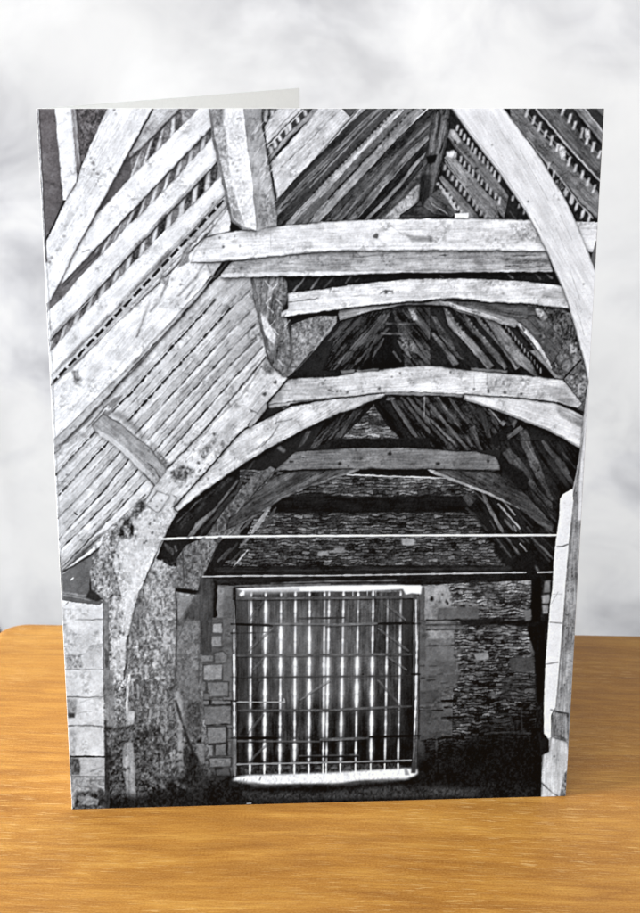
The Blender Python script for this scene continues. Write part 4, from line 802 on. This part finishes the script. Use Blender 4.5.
def draw_print():
    draw_far_end(); draw_gate_wall(); draw_left_wall(); draw_trusses()
    draw_left_roof(); draw_upper_roof(); draw_front_trusses()
    # the rounded fold's edge painted in: dark line, pale highlight beside it
    ctx(0, 0, 1)
    L([(38.9,104),(44.1,210),(46.6,262)], 1.5, 62, .9, .2); L([(37.6,104),(42.8,210),(52,395)], .8, 222, .9, .1); L([(47,262),(52,360),(63,600)], 1.0, 150, .7, .3)
    # the photographed timber and stone are never quite straight: wander every outline a little
    Y, X = np.mgrid[0:NY, 0:NX].astype(np.float32)
    dx = (fbm(X/16, Y/16, 201, 2)-.5)*2.4 + (fbm(X/4.5, Y/4.5, 205, 2)-.5)*1.3
    dy = (fbm(X/16, Y/16, 211, 2)-.5)*2.4 + (fbm(X/4.5, Y/4.5, 215, 2)-.5)*1.3
    sx = np.clip(X+dx, 0, NX-1.001); sy = np.clip(Y+dy, 0, NY-1.001); ix = sx.astype(int); iy = sy.astype(int); fx = sx-ix; fy = sy-iy
    N_ = (CV[iy, ix]*(1-fx)+CV[iy, ix+1]*fx)*(1-fy) + (CV[iy+1, ix]*(1-fx)+CV[iy+1, ix+1]*fx)*fy
    # dirt and age in uneven patches, stronger in the mid tones
    ptc = (fbm(X/34, Y/34, 221, 4)-.5); fin = (fbm(X/6, Y/6, 231, 3)-.5)
    midw = np.clip(1-abs(N_-145)/140, .12, 1)
    N_ = N_*(1 + ptc*.42*midw + fin*.24*midw)
    blot = np.clip(fbm(X/26, Y/22, 241, 3)*3.2-1.75, 0, 1)*np.clip(fbm(X/5, Y/5, 251, 2)*3-1.1, 0, 1)
    N_ = N_*(1-.30*blot)
    CV[:] = np.clip(N_, 8, 250)
    draw_gate(); draw_rods_and_brace()
    N_ = CV + (vn(X/2.2, Y/2.2, 91)-.5)*9
    N_ = N_ + (N_-blur(N_, 8))*.16
    N_ = N_ + (N_-blur(N_, 1.0))*.42
    N_ = np.clip(N_, 0, 255)/255
    PX_, PY_ = X/S+OX, Y/S+OY            # the far end of the barn was printed deeper
    deep = np.clip((PY_-455)/60, 0, 1)*np.clip((PX_-165)/60, 0, 1)*np.clip((552-PX_)/12, 0, 1)
    N_ = N_*(1-.17*deep*np.clip(1.6-2*N_, 0, 1))
    N_ = .022 + .962*N_ + .10*N_*(1-N_)*(1-N_)*2      # paper gloss put into the ink: deepest tones lifted a little
    CV[:] = np.clip(N_*255, 12, 247)
draw_print()

# ==================================================================
# 2. Scene helpers
# ==================================================================
scene = bpy.context.scene
COL = scene.collection

def add(name, verts, faces, mat, parent=None, smooth=False):
    me = bpy.data.meshes.new(name)
    me.from_pydata(verts, [], faces); me.update()
    if smooth: me.polygons.foreach_set('use_smooth', [True]*len(me.polygons))
    o = bpy.data.objects.new(name, me); me.materials.append(mat)
    COL.objects.link(o)
    if parent: o.parent = parent
    return o

def material(name):
    m = bpy.data.materials.new(name); m.use_nodes = True
    nt = m.node_tree; b = nt.nodes['Principled BSDF']
    return m, nt, b
def nd(nt, kind, **kw):
    n = nt.nodes.new(kind)
    for k, v in kw.items():
        if k in n.inputs: n.inputs[k].default_value = v
        else: setattr(n, k, v)
    return n
def noise(nt, co, scale, sc=1.0, detail=3, rough=.5, dist=0.0, loc=(0,0,0)):
    mp = nd(nt, 'ShaderNodeMapping'); mp.inputs['Scale'].default_value = scale; mp.inputs['Location'].default_value = loc
    nt.links.new(co, mp.inputs['Vector'])
    n = nd(nt, 'ShaderNodeTexNoise'); n.inputs['Scale'].default_value = sc; n.inputs['Detail'].default_value = detail
    n.inputs['Roughness'].default_value = rough; n.inputs['Distortion'].default_value = dist
    nt.links.new(mp.outputs[0], n.inputs['Vector'])
    return n.outputs['Fac']
def ramp(nt, fac, stops):
    r = nd(nt, 'ShaderNodeValToRGB'); e = r.color_ramp.elements
    while len(e) < len(stops): e.new(.5)
    for i, (p, c) in enumerate(stops):
        e[i].position = p; e[i].color = (c if isinstance(c, tuple) else (c, c, c)) + (1,)
    nt.links.new(fac, r.inputs['Fac']); return r.outputs['Color']
def mix(nt, fac, a, b, mode='MIX'):
    m = nd(nt, 'ShaderNodeMix', data_type='RGBA', blend_type=mode)
    for sock, v in ((m.inputs['Factor'], fac), (m.inputs['A'], a), (m.inputs['B'], b)): pass
    ins = [m.inputs[0], m.inputs[6], m.inputs[7]]
    for s, v in zip(ins, (fac, a, b)):
        if hasattr(v, 'is_linked') or hasattr(v, 'links'): nt.links.new(v, s)
        elif isinstance(v, (int, float)): s.default_value = v if s is ins[0] else (v, v, v, 1)
        else: s.default_value = tuple(v)+(1,)
    return m.outputs[2]
def math_(nt, op, a, b):
    m = nd(nt, 'ShaderNodeMath', operation=op)
    for s, v in zip(m.inputs, (a, b)):
        if isinstance(v, (int, float)): s.default_value = v
        else: nt.links.new(v, s)
    return m.outputs[0]

# ------------------------------------------------------------------ materials
def mat_ink():
    m, nt, b = material('printed_card_ink')
    a = nd(nt, 'ShaderNodeAttribute', attribute_name='ink', attribute_type='GEOMETRY')
    nt.links.new(a.outputs['Color'], b.inputs['Base Color'])
    b.inputs['Roughness'].default_value = .42; b.inputs['Specular IOR Level'].default_value = .08
    tc = nd(nt, 'ShaderNodeTexCoord')
    n = noise(nt, tc.outputs['Object'], (1,1,1), 900, 2)
    bp = nd(nt, 'ShaderNodeBump'); bp.inputs['Strength'].default_value = .06; bp.inputs['Distance'].default_value = .0002
    nt.links.new(n, bp.inputs['Height']); nt.links.new(bp.outputs[0], b.inputs['Normal'])
    return m
def mat_paper(name, col, thin=0):
    m, nt, b = material(name)
    tc = nd(nt, 'ShaderNodeTexCoord')
    n = noise(nt, tc.outputs['Object'], (1,1,1), 1200, 4)
    c = mix(nt, ramp(nt, n, [(.3,0.0),(.7,1.0)]), tuple(x*.96 for x in col), col)
    nt.links.new(c, b.inputs['Base Color']); b.inputs['Roughness'].default_value = .7; b.inputs['Specular IOR Level'].default_value = .2
    if thin:                                # paper lets some light through
        tl = nd(nt, 'ShaderNodeBsdfTranslucent'); nt.links.new(c, tl.inputs['Color'])
        mx = nd(nt, 'ShaderNodeMixShader'); mx.inputs[0].default_value = thin
        nt.links.new(b.outputs[0], mx.inputs[1]); nt.links.new(tl.outputs[0], mx.inputs[2])
        nt.links.new(mx.outputs[0], nt.nodes['Material Output'].inputs['Surface'])
    return m
def mat_wood():
    m, nt, b = material('varnished_oak')
    tc = nd(nt, 'ShaderNodeTexCoord'); co = tc.outputs['Object']
    # slow wander of the grain lines
    wv = noise(nt, co, (6, 14, 1), 1, 2); wv2 = math_(nt, 'MULTIPLY', math_(nt, 'SUBTRACT', wv, .5), .016)
    cx = nd(nt, 'ShaderNodeCombineXYZ'); nt.links.new(wv2, cx.inputs['Y'])
    va = nd(nt, 'ShaderNodeVectorMath', operation='ADD'); nt.links.new(co, va.inputs[0]); nt.links.new(cx.outputs[0], va.inputs[1]); g = va.outputs[0]
    broad = noise(nt, g, (5, 62, 1), 1, 4, .55, .3)
    mid = noise(nt, g, (55, 520, 1), 1, 5, .65)
    fine = noise(nt, g, (150, 2600, 1), 1, 3, .6)
    c = ramp(nt, broad, [(.30,(.26,.098,.014)),(.45,(.37,.158,.026)),(.57,(.49,.228,.040)),(.70,(.64,.345,.078))])
    c = mix(nt, .5, c, ramp(nt, mid, [(.35,(.19,.064,.010)),(.50,(.44,.195,.030)),(.68,(.68,.37,.085))]))
    band = noise(nt, g, (26, 190, 1), 1, 4, .6, .5, (5, 3, 0)); c = mix(nt, .36, c, ramp(nt, band, [(.36,(.20,.072,.011)),(.50,(.46,.205,.030)),(.62,(.72,.40,.085))]))
    c = mix(nt, math_(nt, 'MULTIPLY', ramp(nt, fine, [(.42,0.0),(.58,1.0)]), .38), c, (.31,.115,.022))
    # dark figure lines, few and wandering
    fig = noise(nt, g, (7, 95, 1), 1, 2, .5, 1.1, (3.1, 7.7, 0))
    f2 = ramp(nt, fig, [(.482,0.0),(.50,1.0),(.518,0.0)])
    c = mix(nt, math_(nt, 'MULTIPLY', f2, .30), c, (.22,.075,.014))
    # open pores catching the filler: short pale flecks along the grain
    p1 = noise(nt, g, (150, 2900, 1), 1, 1, .5, 0, (11, 4, 0)); m1 = ramp(nt, p1, [(.642,0.0),(.668,1.0)])
    pz = ramp(nt, noise(nt, co, (16, 42, 1), 1, 2, .5, 0, (1, 9, 0)), [(.38,0.12),(.60,1.0)])
    p2 = noise(nt, g, (260, 5200, 1), 1, 1, .5, 0, (2, 14, 0)); m2 = ramp(nt, p2, [(.66,0.0),(.72,1.0)])
    c = mix(nt, math_(nt, 'MULTIPLY', math_(nt, 'MULTIPLY', m1, pz), .60), c, (.86,.60,.27))
    c = mix(nt, math_(nt, 'MULTIPLY', m2, .25), c, (.82,.54,.22))
    gr = noise(nt, co, (1,1,1), 1900, 3); c = mix(nt, .22, c, ramp(nt, gr, [(.3,(.25,.10,.02)),(.7,(.72,.40,.12))]))
    nt.links.new(c, b.inputs['Base Color'])
    b.inputs['Roughness'].default_value = .46; b.inputs['Specular IOR Level'].default_value = .14
    rr = ramp(nt, mid, [(.3,.40),(.7,.54)]); nt.links.new(rr, b.inputs['Roughness'])
    bp = nd(nt, 'ShaderNodeBump'); bp.inputs['Strength'].default_value = .16; bp.inputs['Distance'].default_value = .0003
    nt.links.new(math_(nt, 'ADD', fine, math_(nt, 'MULTIPLY', p1, .6)), bp.inputs['Height']); nt.links.new(bp.outputs[0], b.inputs['Normal'])
    return m
def mat_backdrop():
    m, nt, b = material('mottled_white_muslin')
    tc = nd(nt, 'ShaderNodeTexCoord'); co = tc.outputs['Object']
    a = noise(nt, co, (1,1,1.25), 7.5, 5, .55, .5, (.3,0,.1)); d = noise(nt, co, (1,1,1), 21, 4, .6, .8, (4,0,2)); s = noise(nt, co, (.9,1,1.6), 3.0, 2, .5, 0, (7,0,5))
    c = ramp(nt, a, [(.39,(.43,.43,.465)),(.51,(.82,.82,.845)),(.58,(.97,.965,.96))])
    c = mix(nt, .35, c, ramp(nt, d, [(.34,(.52,.52,.55)),(.50,(.80,.80,.81)),(.64,(.97,.965,.955))]))
    c = mix(nt, ramp(nt, s, [(.40,0.0),(.60,.8)]), c, (.95,.945,.935))
    nt.links.new(c, b.inputs['Base Color']); b.inputs['Roughness'].default_value = .95; b.inputs['Specular IOR Level'].default_value = .05
    return m
def mat_floor():
    m, nt, b = material('dark_floor')
    tc = nd(nt, 'ShaderNodeTexCoord')
    nt.links.new(ramp(nt, noise(nt, tc.outputs['Object'], (1,1,1), 40, 4), [(.3,(.02,.02,.022)),(.7,(.045,.045,.048))]), b.inputs['Base Color'])
    b.inputs['Roughness'].default_value = .8
    return m

# ==================================================================
# 3. The greeting card: Empty at the fold > front panel (> print), back panel, fold
# ==================================================================
card = bpy.data.objects.new('greeting_card', None); COL.objects.link(card)
card.empty_display_size = .02
card['label'] = 'open greeting card with a black and white barn photograph, standing on the wooden table'
card['category'] = 'greeting card'
PAPER = mat_paper('white_card_stock', (.82,.82,.80)); INSIDE = mat_paper('white_card_inside', (.93,.935,.925), .5)
TH = .00034
Z0 = .00003

def frame(yaw):
    d = np.array([math.cos(yaw), math.sin(yaw), 0.0]); n = np.array([math.sin(yaw), -math.cos(yaw), 0.0])   # n: outwards, towards the viewer for the front
    return d, n
def bow(s):                       # stiff card, very slightly bowed
    return 0.0
def panel(name, yaw, side, mat, w):
    """a sheet of card of thickness TH with a small edge bevel; side=+1 thickness goes behind the outer face"""
    d, n = frame(yaw); N = 24; vs = []; fs = []; e = .00005
    prof = [(0.0, e), (e, 0.0), (TH-e, 0.0), (TH, e)]          # across thickness: (depth, inset)
    ring = []
    for dep, ins in prof:
        loop = []
        x0, x1, z0, z1 = ins, w-ins, ins+Z0, H-ins
        pts = [(x0+(x1-x0)*i/N, z0) for i in range(N)] + [(x1, z0+(z1-z0)*i/N) for i in range(N)] + [(x1-(x1-x0)*i/N, z1) for i in range(N)] + [(x0, z1-(z1-z0)*i/N) for i in range(N)]
        for s, z in pts:
            p = d*s - n*dep*side; loop.append(len(vs)); vs.append((p[0], p[1], z))
        ring.append(loop)
    for a, b in zip(ring[:-1], ring[1:]):
        k = len(a)
        for i in range(k): fs.append((a[i], b[i], b[(i+1) % k], a[(i+1) % k]))
    fs.append(tuple(ring[0][::-1])); fs.append(tuple(ring[-1]))
    return add(name, vs, fs, mat, card)
front = panel('front_panel', YAW, 1, PAPER, W)
back = panel('back_panel', YAW+OPEN, -1, INSIDE, W)
back.location = (0.0004*math.cos(YAW+OPEN), .0006, 0)
# rounded fold joining the two panels
vs = []; fs = []; r = .00020; M = 16
dF, nF = frame(YAW); a0 = math.atan2(nF[1], nF[0]); cxy = -nF*r
for k, z in enumerate((Z0, H)):
    for i in range(M):
        a = a0 - math.pi*1.25*i/(M-1)
        vs.append((cxy[0]+r*math.cos(a), cxy[1]+r*math.sin(a), z))
    for i in range(M):
        a = a0 - math.pi*1.25*(M-1-i)/(M-1)
        vs.append((cxy[0]+(r-.00012)*math.cos(a), cxy[1]+(r-.00012)*math.sin(a), z))
for i in range(2*M):
    j = (i+1) % (2*M); fs.append((i, j, 2*M+j, 2*M+i))
fs.append(tuple(range(2*M))[::-1]); fs.append(tuple(range(2*M, 4*M)))
add('fold', vs, fs, PAPER, card, smooth=False)

# ---- the print: a fine sheet on the outer face
GU, GV = 760, 1040
quad = [(37.2,108.6),(604.2,108.3),(565.8,795.9),(72.8,809.6)]     # TL TR BR BL in drawing units
def homography(src, dst):
    A = []; B = []
    for (x, y), (u, v) in zip(src, dst):
        A += [[x,y,1,0,0,0,-u*x,-u*y],[0,0,0,x,y,1,-v*x,-v*y]]; B += [u, v]
    h = np.linalg.solve(np.array(A, float), np.array(B, float)); return np.append(h, 1).reshape(3, 3)
HM = homography([(0,H),(W,H),(W,0),(0,0)], quad)
INS = .00006
su = np.linspace(-.00012, W-INS, GU); sv = np.linspace(INS+Z0, H-INS, GV)
SU, SV = np.meshgrid(su, sv)
q = np.stack([SU, SV, np.ones_like(SU)], -1) @ HM.T
X = (q[..., 0]/q[..., 2]-OX)*S-.5; Y = (q[..., 1]/q[..., 2]-OY)*S-.5
X = np.clip(X, 0, NX-1.001); Y = np.clip(Y, 0, NY-1.001)
ix = X.astype(int); iy = Y.astype(int); fx = X-ix; fy = Y-iy
ink = (CV[iy, ix]*(1-fx)+CV[iy, ix+1]*fx)*(1-fy) + (CV[iy+1, ix]*(1-fx)+CV[iy+1, ix+1]*fx)*fy
t = np.clip(ink/255, 0, 1)
tv = SV/H; tu = SU/W
warm = np.clip((.35-tu)*3, 0, 1)*np.clip((tv-.5)*2, 0, 1)*np.clip(1-abs(t-.38)*3, 0, 1)      # brownish black of the upper-left darks
rgb = np.stack([t*(.962-.026*(1-tv)) + .012*warm, t*.986-.008*warm, t*(1.022+.014*(1-tv))-.006*warm], -1)
rgb = np.clip(rgb, 0, 1)
lin = np.where(rgb <= .04045, rgb/12.92, ((rgb+.055)/1.055)**2.4)*1.0
lin = np.clip(lin-.006, .0015, .93)
d, n = frame(YAW)
off = .00004
co = np.empty((GV, GU, 3), np.float32)
co[..., 0] = SU*d[0]+n[0]*off; co[..., 1] = SU*d[1]+n[1]*off; co[..., 2] = SV
idx = np.arange(GU*GV).reshape(GV, GU)
qd = np.stack([idx[:-1,:-1], idx[:-1,1:], idx[1:,1:], idx[1:,:-1]], -1).reshape(-1, 4)
me = bpy.data.meshes.new('printed_photograph')
me.vertices.add(GU*GV); me.vertices.foreach_set('co', co.ravel())
me.loops.add(qd.size); me.loops.foreach_set('vertex_index', qd.ravel().astype(np.int32))
me.polygons.add(len(qd)); me.polygons.foreach_set('loop_start', np.arange(0, qd.size, 4, dtype=np.int32)); me.polygons.foreach_set('loop_total', np.full(len(qd), 4, np.int32))
me.update(calc_edges=True)
ca = me.color_attributes.new('ink', 'FLOAT_COLOR', 'POINT')
buf = np.ones((GU*GV, 4), np.float32); buf[:, :3] = lin.reshape(-1, 3)
ca.data.foreach_set('color', buf.ravel())
me.materials.append(mat_ink())
pr = bpy.data.objects.new('printed_photograph', me); COL.objects.link(pr); pr.parent = front
pr['label'] = 'black and white print of a barn interior with timber roof trusses, stone walls and light through a slatted gate'

# ==================================================================
# 4. The wooden table: a slab with a rounded corner and rounded-over edge
# ==================================================================
TR = -0.0422                      # how the table is turned
TX, TY = -.0445, .1240            # its far left corner
TW, TD, TT = .62, .52, .022
def outline(ins, r):
    pts = []
    x0, x1, y0, y1 = ins, TW-ins, -TD+ins, -ins
    rr = max(r-ins, .001)
    for cxx, cyy, a in ((x1-rr, y1-rr, 0), (x0+rr, y1-rr, 90), (x0+rr, y0+rr, 180), (x1-rr, y0+rr, 270)):
        for k in range(13):
            t_ = math.radians(a+90*k/12); pts.append((cxx+rr*math.cos(t_), cyy+rr*math.sin(t_)))
    return pts
RB = .0048
vs = []; rings = []
for k in range(9):
    a = math.pi/2*k/8; ring = []
    for x, y in outline(RB*(1-math.sin(a)), .011): ring.append(len(vs)); vs.append((x, y, -RB*(1-math.cos(a))))
    rings.append(ring)
for k in range(9):
    a = math.pi/2*k/8; ring = []
    for x, y in outline(RB*(1-math.cos(a)), .011): ring.append(len(vs)); vs.append((x, y, -TT+RB*(1-math.sin(a))))
    rings.append(ring)
fs = []
for a, b_ in zip(rings[:-1], rings[1:]):
    k = len(a)
    for i in range(k): fs.append((a[i], b_[i], b_[(i+1) % k], a[(i+1) % k]))
fs.append(tuple(rings[0])); fs.append(tuple(rings[-1][::-1]))
WOOD = mat_wood()
table = bpy.data.objects.new('wooden_table', None); COL.objects.link(table)
table.location = (TX, TY, 0); table.rotation_euler = (0, 0, TR)
table['label'] = 'honey brown wooden table with fine pale grain and a rounded corner, under the greeting card'
table['category'] = 'table'
top = add('tabletop', vs, fs, WOOD, table)
for p in top.data.polygons: p.use_smooth = len(p.vertices) == 4

# ==================================================================
# 5. Backdrop cloth and floor
# ==================================================================
BY = .75
NXB, NZB = 260, 110
vs = []; fs = []
for j in range(NZB+1):
    z = -.2665 + 1.12*j/NZB
    for i in range(NXB+1):
        x = -.72 + 1.75*i/NXB
        u = x*.8+z*.55
        dy = .004*math.sin(9*x+1.2*math.sin(3*z)) + .0016*math.sin(31*u+2*math.sin(5*z)) + .0010*math.sin(63*u+3.1*z) + .012*math.sin(2.6*x+.7)
        hem = (-.055*min(1, max(0, (x+.193)/.018)))*(1-j/NZB)
        vs.append((x, BY+dy, z+hem))
for j in range(NZB):
    for i in range(NXB):
        a = j*(NXB+1)+i; fs.append((a, a+1, a+NXB+2, a+NXB+1))
bd = add('backdrop', vs, fs, mat_backdrop(), None, True); bd['kind'] = 'structure'
so = bd.modifiers.new('cloth', 'SOLIDIFY'); so.thickness = .0012
fl = add('floor', [(-4,-3,-.72),(4,-3,-.72),(4,5,-.72),(-4,5,-.72)], [(0,1,2,3)], mat_floor()); fl['kind'] = 'structure'

# ==================================================================
# 6. Light: soft room light, a large window-like lamp from the left, added fills for the front and the backdrop
# ==================================================================
w = bpy.data.worlds.new('World'); scene.world = w; w.use_nodes = True
bg = w.node_tree.nodes['Background']; bg.inputs['Color'].default_value = (.93,.965,1,1); bg.inputs['Strength'].default_value = .27
def area(name, loc, aim, sx, sy, power, col=(1,1,1), spread=180):
    l = bpy.data.lights.new(name, 'AREA'); l.shape = 'RECTANGLE'; l.size = sx; l.size_y = sy; l.energy = power; l.color = col; l.spread = math.radians(spread)
    o = bpy.data.objects.new(name, l); COL.objects.link(o); o.location = loc
    v = [aim[i]-loc[i] for i in range(3)]
    from mathutils import Vector
    o.rotation_euler = Vector(v).to_track_quat('-Z', 'Y').to_euler()
    return o
area('window_light', (-.95,-.22,.38), (.05,.02,.05), .45, .45, 9.9, (.99,.995,1), 104)
area('front_fill', (-.42,-.95,.52), (.06,.05,.08), .7, .6, 9.8, (.985,.99,1))  # added fill lamp that brightens the card front, no visible source

area('backdrop_fill', (.0,.30,.85), (.08,.75,.10), .6, .4, 1.5, (1,1,1))  # added lamp, placed out of view only to brighten the cloth

# ==================================================================
# 7. Camera
# ==================================================================
cam = bpy.data.cameras.new('camera'); co_ = bpy.data.objects.new('camera', cam); COL.objects.link(co_)
from mathutils import Matrix
FPX, PITCH, ROLL = 1463.69, .28656, .00268
cp, sp = math.cos(PITCH), math.sin(PITCH); cr, sr = math.cos(ROLL), math.sin(ROLL)
f_ = (0, cp, -sp); u_ = (0, sp, cp); r_ = (1, 0, 0)
r2 = [cr*r_[i]+sr*u_[i] for i in range(3)]; u2 = [-sr*r_[i]+cr*u_[i] for i in range(3)]
co_.matrix_world = Matrix(((r2[0], u2[0], -f_[0], .06274977), (r2[1], u2[1], -f_[1], -.33222669), (r2[2], u2[2], -f_[2], .19181096), (0, 0, 0, 1)))
cam.sensor_fit = 'HORIZONTAL'; cam.sensor_width = 36; cam.lens = 36*FPX/640
cam.clip_start = .01; cam.clip_end = 50
cam.dof.use_dof = True; cam.dof.focus_distance = .355; cam.dof.aperture_fstop = 60
scene.camera = co_
scene.view_settings.view_transform = 'Standard'; scene.view_settings.look = 'None'
scene.view_settings.exposure = 0; scene.view_settings.gamma = 1
